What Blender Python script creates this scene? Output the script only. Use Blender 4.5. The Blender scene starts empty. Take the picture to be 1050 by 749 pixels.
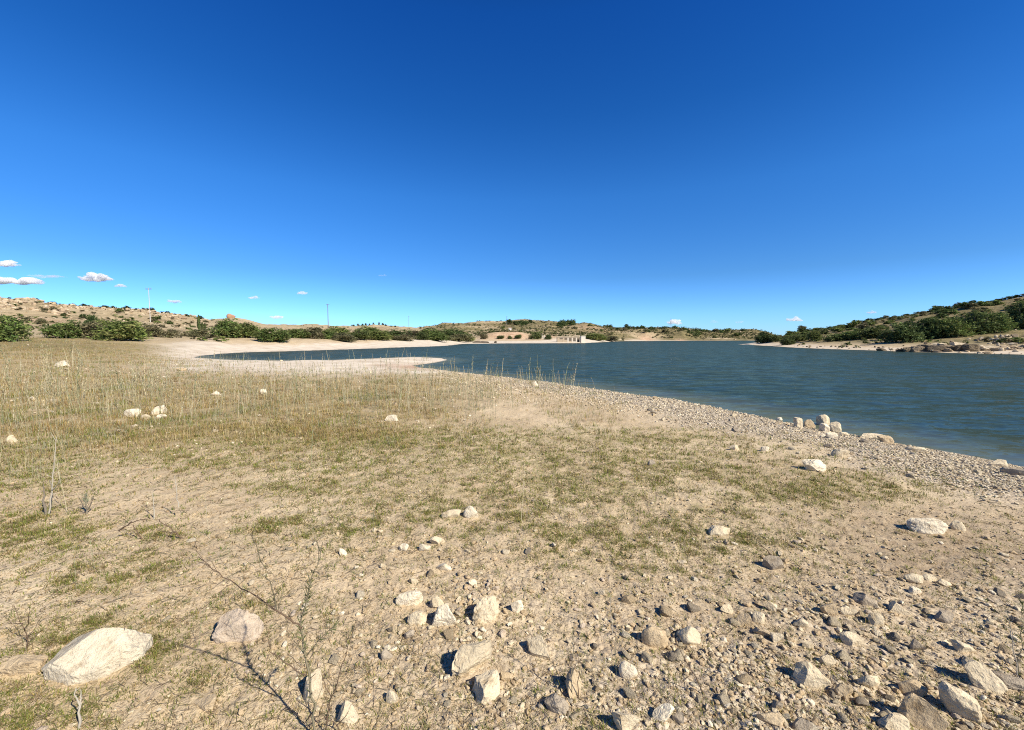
import bpy, bmesh, math
import numpy as np
from mathutils import Matrix, Vector

R = math.radians
scene = bpy.context.scene
col = scene.collection

# ------------------------------------------------------------------ camera constants
F = 420.0            # focal length in units of a 1050 px wide frame
CU, CV = 525.0, 374.5
HOR = 347.0
TH = math.atan((CV - HOR) / F)
CAMZ = 1.6
WL = -0.5            # water level
SUN_AZ, SUN_EL = 128.0, 40.0   # clockwise from +Y

# ------------------------------------------------------------------ numpy noise
_rs = np.random.RandomState(11)
PERM = np.concatenate([_rs.permutation(256)] * 3).astype(np.int32)
_g2 = _rs.normal(size=(256, 2)); _g2 /= np.linalg.norm(_g2, axis=1)[:, None]
_g3 = _rs.normal(size=(256, 3)); _g3 /= np.linalg.norm(_g3, axis=1)[:, None]

def _fade(t): return t * t * t * (t * (t * 6 - 15) + 10)

def noise2(x, y):
    xi = np.floor(x).astype(np.int64); yi = np.floor(y).astype(np.int64)
    xf = x - xi; yf = y - yi
    xi &= 255; yi &= 255
    u = _fade(xf); v = _fade(yf)
    def g(a, b, dx, dy):
        h = PERM[PERM[a] + b]
        return _g2[h, 0] * dx + _g2[h, 1] * dy
    x1 = (xi + 1) & 255; y1 = (yi + 1) & 255
    n00 = g(xi, yi, xf, yf); n10 = g(x1, yi, xf - 1, yf)
    n01 = g(xi, y1, xf, yf - 1); n11 = g(x1, y1, xf - 1, yf - 1)
    a = n00 + u * (n10 - n00); b = n01 + u * (n11 - n01)
    return (a + v * (b - a)) * 1.5

def fbm2(x, y, o=4, gain=.5):
    s = 0; a = 1.0; t = 0
    for i in range(o):
        s = s + a * noise2(x * 2 ** i + 17.3 * i, y * 2 ** i - 9.1 * i); t += a; a *= gain
    return s / t

def noise3(p):
    i = np.floor(p).astype(np.int64); f = p - i; i &= 255; j = (i + 1) & 255
    w = _fade(f)
    out = 0
    for cx in (0, 1):
        for cy in (0, 1):
            for cz in (0, 1):
                a = (j if cx else i)[:, 0]; b = (j if cy else i)[:, 1]; c = (j if cz else i)[:, 2]
                h = PERM[PERM[PERM[a] + b] + c]
                d = (_g3[h] * (f - np.array([cx, cy, cz]))).sum(1)
                wt = (w[:, 0] if cx else 1 - w[:, 0]) * (w[:, 1] if cy else 1 - w[:, 1]) * (w[:, 2] if cz else 1 - w[:, 2])
                out = out + d * wt
    return out * 1.5

def fbm3(p, o=3):
    s = 0; a = 1.0
    for k in range(o):
        s = s + a * noise3(p * 2 ** k + 31.7 * k); a *= .5
    return s / 1.75

def sstep(a, b, x):
    t = np.clip((x - a) / (b - a), 0, 1)
    return t * t * (3 - 2 * t)

# ------------------------------------------------------------------ lake outline
def on_water(u, v):
    y = 2.1 * F / (v - HOR)
    return ((u - CU) / F * y, y)

_near = [(1050, 480), (1000, 469), (950, 460.5), (900, 452), (850, 443), (800, 433), (750, 422), (700, 412),
         (650, 405), (600, 398), (560, 392), (520, 387.5), (475, 382.5), (450, 379.5), (430, 377), (424, 375),
         (440, 373), (453, 370.8), (458, 369.2), (452, 367.6), (430, 366.3), (380, 368.2), (340, 369.6), (300, 370.3), (250, 369.8), (222, 368.6),
         (202, 367), (222, 363), (260, 361.4), (300, 360.2), (350, 358.7), (400, 356.8), (440, 355.6), (460, 354.6), (473, 352.9),
         (520, 352.3), (560, 352.2), (600, 352), (618, 351), (635, 350.2), (680, 349.7), (720, 349.6), (757, 349.5), (800, 349.7),
         (790, 351.5), (757, 353.2), (790, 355.1), (821, 357), (860, 358.4), (904, 360), (930, 361), (1036, 363.5), (1050, 364)]
LAKE = [on_water(*p) for p in _near] + [(95, 30), (125, 0), (135, -50), (60, -60), (32, -20), (20, -2), (13.5, 4.2)]
LAKE = np.array(LAKE)

def lake_sdf(x, y):
    """positive on land, negative in the lake"""
    a = LAKE; b = np.roll(LAKE, -1, 0)
    d2 = np.full(x.shape, 1e18); ins = np.zeros(x.shape, bool)
    for (ax, ay), (bx, by) in zip(a, b):
        ex, ey = bx - ax, by - ay
        px, py = x - ax, y - ay
        t = np.clip((px * ex + py * ey) / (ex * ex + ey * ey), 0, 1)
        d2 = np.minimum(d2, (px - t * ex) ** 2 + (py - t * ey) ** 2)
        c = (ay > y) != (by > y)
        if ey != 0:
            ins ^= c & (x < ax + (y - ay) * ex / ey)
    d = np.sqrt(d2)
    return np.where(ins, -d, d)

# ------------------------------------------------------------------ land height table: columns of (depth, height)
def Z(y, v): return (y, CAMZ + (HOR - v) * y / F)

N0 = [(0, 0), (8, -.05), (18, -.12)]
COLS = {
    -400: [(0, 0), (15, .15), (35, 1.2), (60, 4), (110, 14), (180, 22), (4000, 22)],
    -60: N0[:2] + [(18, 0), (30, .55), (45, 1.5), Z(60, 340), Z(90, 328), Z(130, 314), Z(170, 303), Z(200, 300), (4000, 26)],
    0: N0[:2] + [(18, 0), (30, .55), Z(45, 348.5), Z(60, 344), Z(90, 335), Z(130, 325), Z(165, 313), Z(185, 307), Z(210, 305.5), (260, 21), (4000, 15)],
    40: N0[:2] + [(18, 0), (30, .5), Z(45, 348.8), Z(60, 345), Z(100, 334), Z(140, 324), Z(170, 313), Z(185, 308.5), (260, 19), (4000, 15)],
    62: N0[:2] + [(18, 0), (30, .4), Z(45, 349.4), Z(60, 346), Z(100, 336), Z(150, 324), Z(185, 313.5), (260, 14), (4000, 14)],
    100: N0 + [(30, .2), Z(46, 351), Z(60, 347), Z(100, 337), Z(150, 326), Z(190, 315), (260, 14), (4000, 14)],
    150: N0 + [(30, -.1), (40, .1), Z(50, 353), Z(62, 347.5), Z(90, 342), Z(150, 331), Z(200, 319), (300, 14), (4000, 14)],
    185: N0 + [(30, -.2), (42, -.3), Z(52, 356), Z(68, 348), Z(100, 341.5), Z(150, 334), Z(195, 324), (300, 12), (4000, 12)],
    215: N0 + [(30, -.2), (48, -.4), Z(56, 359), Z(72, 348), Z(100, 343), Z(150, 336), Z(195, 329), (300, 10), (4000, 10)],
    240: N0 + [(30, -.2), (58, -.4), Z(64, 360), Z(80, 347.5), Z(120, 340), Z(160, 332), Z(190, 326.5), (300, 11), (4000, 11)],
    275: N0 + [(30, -.2), (62, -.4), Z(68, 359.5), Z(84, 347.5), Z(120, 343), Z(190, 334), (300, 10), (4000, 10)],
    320: N0 + [(30, -.2), (68, -.4), Z(75, 358.5), Z(95, 347.5), Z(130, 344.5), Z(200, 338.5), Z(300, 334.5), (4000, 12)],
    380: N0 + [(30, -.2), (86, -.4), Z(92, 356.8), Z(115, 348), Z(150, 345.5), Z(300, 338.5), Z(500, 335.5), (4000, 16)],
    440: N0 + [(30, -.2), (103, -.4), Z(110, 355), Z(138, 348.6), Z(165, 346.5), Z(300, 341.5), Z(480, 336.5), (4000, 14)],
    456: N0 + [(30, -.2), (112, -.4), Z(130, 353.4), Z(165, 348.5), Z(200, 346), Z(320, 341), Z(480, 335.5), Z(560, 331.5), (4000, 20)],
    480: N0 + [(160, -.4), Z(178, 351.3), Z(215, 348), Z(260, 345), Z(400, 340.5), Z(500, 334), Z(560, 331.2), (4000, 22)],
    510: N0 + [(172, -.4), Z(185, 350.8), Z(218, 347.6), Z(234, 342), Z(400, 339.5), Z(500, 334.5), Z(560, 331), (4000, 22)],
    530: N0 + [(172, -.4), Z(185, 350.8), Z(218, 347.6), Z(232, 341.5), Z(400, 339), Z(500, 333), Z(560, 329), (4000, 24)],
    550: N0 + [(172, -.4), Z(185, 350.8), Z(218, 347.8), Z(240, 343.5), Z(400, 338.5), Z(500, 332), Z(560, 328.6), (4000, 24)],
    575: N0 + [(172, -.4), Z(182, 350.8), Z(215, 348), Z(245, 344.5), Z(350, 341), Z(450, 335), Z(520, 331.5), (4000, 22)],
    600: N0 + [(172, -.4), Z(185, 350.8), Z(215, 348.4), Z(245, 345.5), Z(350, 341), Z(430, 334.5), Z(480, 332.2), (4000, 18)],
    622: N0 + [(180, -.4), Z(210, 350.4), Z(240, 348.4), Z(280, 345), Z(380, 341), Z(430, 338), Z(480, 337.2), (4000, 13)],
    640: N0 + [(310, -.4), Z(330, 348.8), Z(360, 345.5), Z(410, 340), Z(480, 337.2), (4000, 13)],
    664: N0 + [(350, -.4), Z(365, 348.8), Z(376, 347.6), Z(390, 341.6), Z(430, 339.5), Z(490, 336.4), (4000, 13)],
    682: N0 + [(350, -.4), Z(365, 348.8), Z(380, 346.5), Z(430, 339.6), Z(490, 337.4), (4000, 12)],
    698: N0 + [(350, -.4), Z(365, 348.8), Z(376, 347.6), Z(388, 342), Z(430, 340), Z(500, 338.6), (4000, 11)],
    720: N0 + [(350, -.4), Z(370, 348.8), Z(400, 346), Z(450, 341.5), Z(520, 340), (4000, 10)],
    757: N0 + [(132, -.4), (145, -.2), (158, -.4), (300, -.4), (352, -.4), Z(370, 348.7), Z(420, 344.5), Z(520, 340), Z(700, 339), (4000, 15)],
    772: N0 + [(115, -.4), Z(128, 352), Z(150, 349.4), (175, -.2), (200, -.4), (352, -.4), Z(370, 348.7), Z(420, 344.5), Z(520, 340), Z(700, 339), (4000, 15)],
    800: N0 + [(98, -.4), Z(106, 352.8), Z(122, 349.4), Z(140, 346), Z(170, 343), (4000, 4)],
    850: N0 + [(80, -.4), Z(88, 353.6), Z(102, 349.4), Z(120, 344.5), Z(150, 337), (4000, 7)],
    910: N0 + [(66, -.4), Z(72, 355.5), Z(82, 350.5), Z(95, 345), Z(120, 335), Z(145, 328), (200, 9), (4000, 9)],
    950: N0 + [(60, -.4), Z(66, 356), Z(76, 350.5), Z(88, 343), Z(120, 326), Z(145, 320), (200, 12), (4000, 12)],
    1000: N0 + [(55, -.4), Z(60, 357.5), Z(70, 350), Z(88, 337), Z(115, 320), Z(138, 311.5), (200, 14), (4000, 14)],
    1050: N0 + [(51, -.4), Z(56, 357.5), Z(64, 351), Z(70, 347.5), Z(90, 331), Z(110, 315), Z(130, 304.5), (200, 16), (4000, 16)],
    1250: N0 + [(44, -.4), Z(54, 351), Z(64, 343), Z(90, 320), Z(120, 300), (200, 15), (4000, 15)],
    1700: N0 + [(38, -.4), Z(54, 346), Z(90, 320), Z(130, 300), (4000, 14)],
}
_LR = np.linspace(math.log(.3), math.log(4200), 480)
_us = sorted(COLS)
_azs, _tab = [], []
for u_ in _us:
    az = math.atan((u_ - CU) / F); c = math.cos(az)
    pts = np.array(COLS[u_], float)
    _azs.append(az); _tab.append(np.interp(np.exp(_LR) * c, pts[:, 0], pts[:, 1]))
_flat = np.interp(np.exp(_LR), [0, 20, 80, 200, 4200], [0, .3, 3, 8, 12])
_azs = [-math.pi, -1.75] + _azs + [1.75, math.pi]
_tab = [_flat, _flat] + _tab + [_flat * .3, _flat]
_azs = np.array(_azs); _tab = np.array(_tab)

def table_z(x, y):
    r = np.maximum(np.hypot(x, y), .31)
    az = np.arctan2(x, y)
    # wobble in azimuth so that the columns do not show as straight folds
    i = np.clip(np.searchsorted(_azs, az) - 1, 0, len(_azs) - 2)
    t = np.clip((az - _azs[i]) / (_azs[i + 1] - _azs[i]), 0, 1); t = t * t * (3 - 2 * t) * .6 + t * .4
    k = (np.log(r) - _LR[0]) / (_LR[1] - _LR[0])
    k0 = np.clip(k.astype(np.int64), 0, len(_LR) - 2); f = np.clip(k - k0, 0, 1)
    za = _tab[i, k0] * (1 - f) + _tab[i, k0 + 1] * f
    zb = _tab[i + 1, k0] * (1 - f) + _tab[i + 1, k0 + 1] * f
    return za * (1 - t) + zb * t

def shore_d(x, y):
    r = np.hypot(x, y)
    far = sstep(22, 60, r)
    d = lake_sdf(x, y)
    wob = .22 * fbm2(x * .8, y * .8, 3) * (1 - far) + far * (1.2 * fbm2(x * .12, y * .12, 3))
    return d + wob

def height(x, y, full=False):
    x = np.asarray(x, float); y = np.asarray(y, float)
    r = np.hypot(x, y)
    d = shore_d(x, y)
    zt = table_z(x, y)
    k = 3.2 + 4 * sstep(30, 90, r)
    land = WL + np.maximum(zt - WL, .08) * (1 - np.exp(-np.maximum(d, 0) / k))
    # relief
    near = 1 - sstep(18, 45, r)
    rel = near * (.035 * fbm2(x * .55, y * .55, 2) + .016 * fbm2(x * 2.3, y * 2.3, 2) + .010 * fbm2(x * 9, y * 9, 2)) \
        + near * (1 - sstep(3, 8, r)) * (.006 * fbm2(x * 28, y * 28, 2))
    hillk = sstep(1.2, 8, zt) * (1 - near)
    rel = rel + hillk * (np.minimum(r, 600) / 600 * 5.5 * fbm2(x * .022, y * .022, 4) + .5 * fbm2(x * .12, y * .12, 3))
    ridge = hillk * np.minimum(r, 500) / 500 * 2.2 * (0.35 - np.abs(fbm2(x * .045 + 5, y * .045, 3)))
    rel = rel + ridge + (1 - near) * .10 * fbm2(x * .3, y * .3, 3)
    land = land + rel * sstep(0, 1.6, d)
    bed = WL + np.maximum(d * .16, -3)
    z = np.where(d > 0, land, bed)
    return (z, d, zt) if full else z

# ------------------------------------------------------------------ pixel helpers (design time only)
ct, st = math.cos(TH), math.sin(TH)
def proj(x, y, z):
    zc = y * ct - (z - CAMZ) * st
    yc = y * st + (z - CAMZ) * ct
    zc = np.maximum(zc, 1e-3)
    return CU + F * x / zc, CV - F * yc / zc, zc

def ground_at(us, vs):
    us = np.atleast_1d(np.asarray(us, float)); vs = np.atleast_1d(np.asarray(vs, float))
    a = (us - CU) / F; b = -(vs - CV) / F
    dx, dy, dz = a, ct + b * st, -st + b * ct
    T = np.exp(np.linspace(math.log(.8), math.log(150), 420))
    X = dx[:, None] * T; Y = dy[:, None] * T; Zr = CAMZ + dz[:, None] * T
    H = np.maximum(height(X.ravel(), Y.ravel()).reshape(X.shape), WL)
    below = Zr < H
    i = np.where(below.any(1), below.argmax(1), len(T) - 1); i = np.maximum(i, 1)
    n = np.arange(len(us))
    g0 = Zr[n, i - 1] - H[n, i - 1]; g1 = Zr[n, i] - H[n, i]
    w = np.clip(g0 / np.maximum(g0 - g1, 1e-9), 0, 1)
    t = T[i - 1] + (T[i] - T[i - 1]) * w
    x, y = dx * t, dy * t
    return x, y, height(x, y), t          # t equals the camera depth

def at_depth(u, v, y):
    a = (u - CU) / F; b = -(v - CV) / F
    t = y / (ct + b * st)
    return Vector((a * t, y, CAMZ + (-st + b * ct) * t))

# ------------------------------------------------------------------ mesh helpers
def np_mesh(name, verts, faces, mat=None, cols=None, smooth=False, attrs=None):
    """faces: an int array (m,k), or a list of such arrays"""
    if not isinstance(faces, (list, tuple)): faces = [faces]
    me = bpy.data.meshes.new(name)
    v = np.ascontiguousarray(verts, np.float32)
    me.vertices.add(len(v)); me.vertices.foreach_set('co', v.ravel())
    loops = np.concatenate([f.ravel() for f in faces]).astype(np.int32)
    tot = np.concatenate([np.full(len(f), f.shape[1], np.int32) for f in faces])
    start = np.concatenate([[0], np.cumsum(tot)[:-1]]).astype(np.int32)
    me.loops.add(len(loops)); me.loops.foreach_set('vertex_index', loops)
    me.polygons.add(len(tot)); me.polygons.foreach_set('loop_start', start)
    me.polygons.foreach_set('use_smooth', np.full(len(tot), smooth, bool))
    me.update(calc_edges=True)
    if cols is not None:
        a = me.color_attributes.new('tint', 'FLOAT_COLOR', 'POINT')
        c = np.ones((len(v), 4), np.float32); c[:, :3] = cols
        a.data.foreach_set('color', c.ravel())
    for k_, arr in (attrs or {}).items():
        a = me.attributes.new(k_, 'FLOAT', 'POINT'); a.data.foreach_set('value', np.ascontiguousarray(arr, np.float32))
    if mat: me.materials.append(mat)
    return me

def link(name, data, parent=None, loc=None, rot=None, scale=None):
    o = bpy.data.objects.new(name, data); col.objects.link(o)
    if parent: o.parent = parent
    if loc is not None: o.location = loc
    if rot is not None: o.rotation_euler = rot
    if scale is not None: o.scale = scale
    return o

def tag(o, label=None, cat=None, group=None, kind=None):
    if label: o['label'] = label
    if cat: o['category'] = cat
    if group: o['group'] = group
    if kind: o['kind'] = kind
    return o

def ico(sub):
    bm = bmesh.new(); bmesh.ops.create_icosphere(bm, subdivisions=sub, radius=1)
    v = np.array([p.co[:] for p in bm.verts]); f = np.array([[q.index for q in p.verts] for p in bm.faces])
    bm.free(); return v, f
ICO = {k: ico(k) for k in (1, 2, 3, 4, 5)}

def rock_shape(seed, sub, size, planes=9, rough=.10, lo=.5, hi=.88, pit=0.0, boxy=0, cuts=None):
    g = np.random.default_rng(seed)
    v, f = ICO[sub]; v = v.copy()
    if boxy:
        v = v / (np.abs(v) ** 5).sum(1)[:, None] ** .2 * .86
        v[:, :2] += .22 * v[:, 2:3] * g.normal(0, 1, 2); v[:, 2] += .18 * v[:, 0] * g.normal()
    n = g.normal(size=(planes, 3)); n[:, 2] *= .8; n /= np.linalg.norm(n, axis=1)[:, None]
    off = g.uniform(lo, hi, planes)
    off_s = g.uniform(0, 40, 3)
    if cuts: n = np.array([c_[0] for c_ in cuts]); n /= np.linalg.norm(n, axis=1)[:, None]; off = np.array([c_[1] for c_ in cuts])
    for a, b in zip(n, off):
        e = v @ a - b
        v -= np.where(e > 0, e * .93, 0)[:, None] * a
    if sub >= 3:
        L = np.linalg.norm(v, axis=1)[:, None]
        v *= 1 + rough * fbm3(v * 1.6 + off_s, 2)[:, None] + rough * .55 * fbm3(v * 5 + off_s, 2)[:, None]
        if sub >= 4:
            v *= 1 + rough * .28 * fbm3(v * 14 + off_s, 2)[:, None]
            # bedding cracks
            s = np.abs(noise3(v * np.array([1.2, 1.2, 5]) + off_s))
            v *= 1 - (.05 + pit) * (1 - sstep(0, .10, s))[:, None]
    else:
        v *= g.uniform(.88, 1.1, (len(v), 1))
    v -= (v.max(0) + v.min(0)) / 2
    v /= np.abs(v).max(0)
    return v * np.array(size) / 2, f

def tube(pts, rad, k=5):
    """tapered tube along pts -> verts, quads (+ tip triangles ignored)"""
    pts = np.array([tuple(p) for p in pts], float); rad = np.broadcast_to(np.asarray(rad, float), (len(pts),))
    t = np.gradient(pts, axis=0); t /= np.linalg.norm(t, axis=1)[:, None] + 1e-9
    ref = np.where(np.abs(t[:, 2:3]) > .9, np.array([[1., 0, 0]]), np.array([[0, 0, 1.]]))
    a = np.cross(t, ref); a /= np.linalg.norm(a, axis=1)[:, None] + 1e-9
    b = np.cross(t, a)
    an = np.arange(k) * 2 * math.pi / k
    V = pts[:, None, :] + rad[:, None, None] * (np.cos(an)[None, :, None] * a[:, None, :] + np.sin(an)[None, :, None] * b[:, None, :])
    n = len(pts)
    i = np.arange(n - 1)[:, None] * k + np.arange(k)[None, :]
    j = np.arange(n - 1)[:, None] * k + (np.arange(k)[None, :] + 1) % k
    q = np.stack([i, j, j + k, i + k], -1).reshape(-1, 4)
    return V.reshape(-1, 3), q

class MB:
    def __init__(s): s.v = []; s.q = []; s.t = []; s.c = []; s.n = 0
    def add(s, v, f, c=None):
        v = np.asarray(v, float); f = np.asarray(f)
        (s.q if f.shape[1] == 4 else s.t).append(f + s.n)
        s.v.append(v); s.n += len(v)
        s.c.append(np.broadcast_to(np.asarray(c if c is not None else (1, 1, 1), float), (len(v), 3)))
    def tube(s, pts, rad, k=5, c=None): s.add(*tube(pts, rad, k), c)
    def box(s, lo, hi, c=None):
        (x0, y0, z0), (x1, y1, z1) = lo, hi
        v = [(x0, y0, z0), (x1, y0, z0), (x1, y1, z0), (x0, y1, z0), (x0, y0, z1), (x1, y0, z1), (x1, y1, z1), (x0, y1, z1)]
        s.add(v, np.array([(0, 3, 2, 1), (4, 5, 6, 7), (0, 1, 5, 4), (1, 2, 6, 5), (2, 3, 7, 6), (3, 0, 4, 7)]), c)
    def mesh(s, name, mat, smooth=False):
        fs = []
        if s.q: fs.append(np.concatenate(s.q))
        if s.t: fs.append(np.concatenate(s.t))
        return np_mesh(name, np.concatenate(s.v), fs, mat, np.concatenate(s.c), smooth)

def stamp(tv, tf, P, S, RZ, tilt=None):
    """copies of one template: positions P, scales S (n,3), rotations about z and optional tilt"""
    n = len(P)
    V = np.asarray(tv)[None] * S[:, None, :]
    if tilt is not None:
        c, s = np.cos(tilt)[:, None], np.sin(tilt)[:, None]
        V = np.stack([V[..., 0], V[..., 1] * c - V[..., 2] * s, V[..., 1] * s + V[..., 2] * c], -1)
    c, s = np.cos(RZ)[:, None], np.sin(RZ)[:, None]
    V = np.stack([V[..., 0] * c - V[..., 1] * s, V[..., 0] * s + V[..., 1] * c, V[..., 2]], -1) + P[:, None, :]
    Fc = tf[None] + (np.arange(n) * len(tv))[:, None, None]
    return V.reshape(-1, 3), Fc.reshape(-1, tf.shape[1])

# ------------------------------------------------------------------ materials
class NT:
    def __init__(s, name):
        s.m = bpy.data.materials.new(name); s.m.use_nodes = True
        s.t = s.m.node_tree; s.t.nodes.clear()
        s.out = s.n('ShaderNodeOutputMaterial')
    def n(s, typ, **kw):
        o = s.t.nodes.new(typ)
        for k_, v_ in kw.items():
            if k_.startswith('i_'):
                o.inputs[k_[2:].replace('_', ' ')].default_value = v_
            else: setattr(o, k_, v_)
        return o
    def l(s, a, b): s.t.links.new(a, b)
    def pos(s): return s.n('ShaderNodeNewGeometry').outputs['Position']
    def obj(s): return s.n('ShaderNodeTexCoord').outputs['Object']
    def noise(s, vec, scale, detail=4, rough=.55, out='Fac'):
        o = s.n('ShaderNodeTexNoise', i_Scale=scale, i_Detail=detail, i_Roughness=rough); s.l(vec, o.inputs['Vector']); return o.outputs[out]
    def voro(s, vec, scale, out='Distance', feature='F1'):
        o = s.n('ShaderNodeTexVoronoi', i_Scale=scale, feature=feature); s.l(vec, o.inputs['Vector']); return o.outputs[out]
    def ramp(s, fac, stops):
        o = s.n('ShaderNodeValToRGB'); e = o.color_ramp.elements
        while len(e) < len(stops): e.new(.5)
        for q, (p, c) in zip(e, stops): q.position = p; q.color = (*c, 1) if len(c) == 3 else c
        s.l(fac, o.inputs['Fac']); return o.outputs['Color']
    def rng(s, fac, a, b, c=0., d=1.):
        o = s.n('ShaderNodeMapRange', interpolation_type='SMOOTHSTEP'); s.l(fac, o.inputs['Value'])
        for k_, v_ in zip(('From Min', 'From Max', 'To Min', 'To Max'), (a, b, c, d)): o.inputs[k_].default_value = v_
        return o.outputs['Result']
    def math(s, op, a, b):
        o = s.n('ShaderNodeMath', operation=op)
        for k_, v_ in enumerate((a, b)):
            if isinstance(v_, (int, float)): o.inputs[k_].default_value = v_
            else: s.l(v_, o.inputs[k_])
        return o.outputs[0]
    def mix(s, fac, a, b, blend='MIX'):
        o = s.n('ShaderNodeMix', data_type='RGBA', blend_type=blend)
        for k_, v_ in ((0, fac), (6, a), (7, b)):
            if isinstance(v_, (int, float)): o.inputs[k_].default_value = v_
            elif isinstance(v_, tuple): o.inputs[k_].default_value = (*v_, 1)
            else: s.l(v_, o.inputs[k_])
        return o.outputs[2]
    def attr(s, name, out='Fac'): return s.n('ShaderNodeAttribute', attribute_name=name).outputs[out]
    def bump(s, h, strength, dist, prev=None):
        o = s.n('ShaderNodeBump', i_Strength=strength, i_Distance=dist); s.l(h, o.inputs['Height'])
        if prev is not None: s.l(prev, o.inputs['Normal'])
        return o.outputs['Normal']
    def finish(s, color, rough=.9, normal=None, spec=.25, **kw):
        p = s.n('ShaderNodeBsdfPrincipled'); p.inputs['Specular IOR Level'].default_value = spec
        for nm, v_ in (('Base Color', color), ('Roughness', rough)):
            if isinstance(v_, tuple): p.inputs[nm].default_value = (*v_, 1)
            elif isinstance(v_, (int, float)): p.inputs[nm].default_value = v_
            else: s.l(v_, p.inputs[nm])
        if normal is not None: s.l(normal, p.inputs['Normal'])
        for k_, v_ in kw.items(): p.inputs[k_.replace('_', ' ')].default_value = v_
        s.l(p.outputs[0], s.out.inputs['Surface']); s.p = p
        return s.m

def ground_material():
    t = NT('ground'); P = t.pos()
    n1 = t.noise(P, .7, 6, .6); n2 = t.noise(P, 9, 5, .65); n3 = t.noise(P, 60, 3, .6)
    soil = t.ramp(n1, [(.30, (.41, .315, .195)), (.5, (.535, .42, .270)), (.72, (.64, .525, .355))])
    soil = t.mix(t.attr('brown'), soil, (.27, .198, .125))
    soil = t.mix(t.rng(n2, .35, .75, 0, .45), soil, (.58, .485, .32))
    soil = t.mix(t.rng(n3, .50, .66, 0, .7), soil, (.20, .15, .095))
    # litter and moss of the short turf
    gn = t.noise(P, 6, 6, .7)
    gcol = t.ramp(t.noise(P, 25, 3), [(.3, (.15, .14, .05)), (.55, (.25, .23, .08)), (.75, (.36, .30, .13))])
    g = t.math('MULTIPLY', t.attr('green'), t.rng(gn, .42, .60))
    c = t.mix(t.math('MULTIPLY', g, .62), soil, gcol)
    dcol = t.ramp(t.noise(P, 18, 4, .7), [(.3, (.20, .155, .07)), (.55, (.33, .25, .12)), (.75, (.45, .37, .20))])
    dd = t.math('MULTIPLY', t.attr('dry'), t.rng(t.noise(P, 2.2, 6, .7), .30, .52))
    c = t.mix(t.math('MULTIPLY', dd, .85), c, dcol)
    # pale bank sand
    sc = t.ramp(t.noise(P, .5, 8, .65), [(.3, (.48, .40, .30)), (.55, (.64, .56, .44)), (.75, (.70, .63, .52))])
    c = t.mix(t.attr('sand'), c, sc)
    # gravel
    vr = t.voro(P, 26, 'Color'); vd = t.voro(P, 26, 'Distance')
    sep = t.n('ShaderNodeSeparateColor'); t.l(vr, sep.inputs[0])
    gc = t.ramp(sep.outputs[0], [(.0, (.33, .27, .20)), (.5, (.50, .43, .33)), (1., (.64, .57, .45))])
    gc = t.mix(t.rng(vd, .45, .8, 0, .7), gc, (.20, .155, .105))
    c = t.mix(t.attr('gravel'), c, gc)
    # far hills: tan earth with patches of scrub and stone
    hc = t.ramp(t.noise(P, .05, 8, .68), [(.32, (.26, .20, .115)), (.5, (.41, .325, .195)), (.68, (.50, .405, .26))])
    hc = t.mix(t.rng(t.noise(P, .35, 6, .75), .54, .64, 0, .75), hc, (.10, .095, .045))
    hc = t.mix(t.rng(t.noise(P, .9, 4, .7), .62, .70, 0, .6), hc, (.60, .50, .37))
    c = t.mix(t.attr('hill'), c, hc)
    hg = t.ramp(t.noise(P, .25, 6, .7), [(.33, (.085, .085, .033)), (.5, (.17, .145, .065)), (.66, (.30, .235, .12))])
    c = t.mix(t.attr('scrub'), c, hg)
    cl = t.ramp(t.noise(P, .3, 6, .7), [(.35, (.40, .25, .15)), (.55, (.56, .39, .25)), (.7, (.64, .52, .37))])
    c = t.mix(t.attr('cliff'), c, cl)
    c = t.mix(t.attr('red'), c, (.40, .23, .14))
    c = t.mix(t.attr('wet'), c, (.16, .13, .095))
    c = t.mix(t.attr('bed'), c, (.10, .10, .07))
    h = t.math('ADD', t.math('MULTIPLY', n3, .35), n2)
    h = t.math('ADD', h, t.math('MULTIPLY', t.math('MULTIPLY', t.math('SUBTRACT', 1, vd), t.attr('gravel')), 1.5))
    nrm = t.bump(t.noise(P, 160, 2), .5, .004)
    nrm = t.bump(h, .8, .022, nrm)
    fh = t.math('MULTIPLY', t.noise(P, .6, 8, .7), t.attr('hill'))
    nrm = t.bump(fh, .7, .9, nrm)
    return t.finish(c, .95, nrm, .1)

def rock_material():
    t = NT('limestone'); P = t.obj()
    oi = t.n('ShaderNodeObjectInfo')
    tn = t.attr('tint', 'Color')
    sh = t.n('ShaderNodeVectorMath', operation='ADD'); t.l(P, sh.inputs[0])
    rm = t.n('ShaderNodeVectorMath', operation='SCALE'); t.l(oi.outputs['Location'], rm.inputs[0]); rm.inputs['Scale'].default_value = 7
    t.l(rm.outputs[0], sh.inputs[1]); P = sh.outputs[0]
    n1 = t.noise(P, 14, 6, .65); n2 = t.noise(P, 70, 4, .7)
    c = t.ramp(n1, [(.28, (.60, .53, .44)), (.45, (.95, .92, .86)), (.62, (1.07, 1.05, 1.0))])
    c = t.mix(t.rng(n2, .55, .72, 0, .55), c, (.52, .44, .34))
    c = t.mix(t.rng(t.noise(P, 7, 5, .6), .56, .64, 0, .5), c, (.62, .60, .57))
    c = t.mix(1.0, c, tn, 'MULTIPLY')
    # dust settled from the soil at the foot is left to the soil itself; only grain here
    nrm = t.bump(n2, .8, .009); nrm = t.bump(n1, .8, .028, nrm)
    return t.finish(c, .92, nrm, .15)

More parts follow.
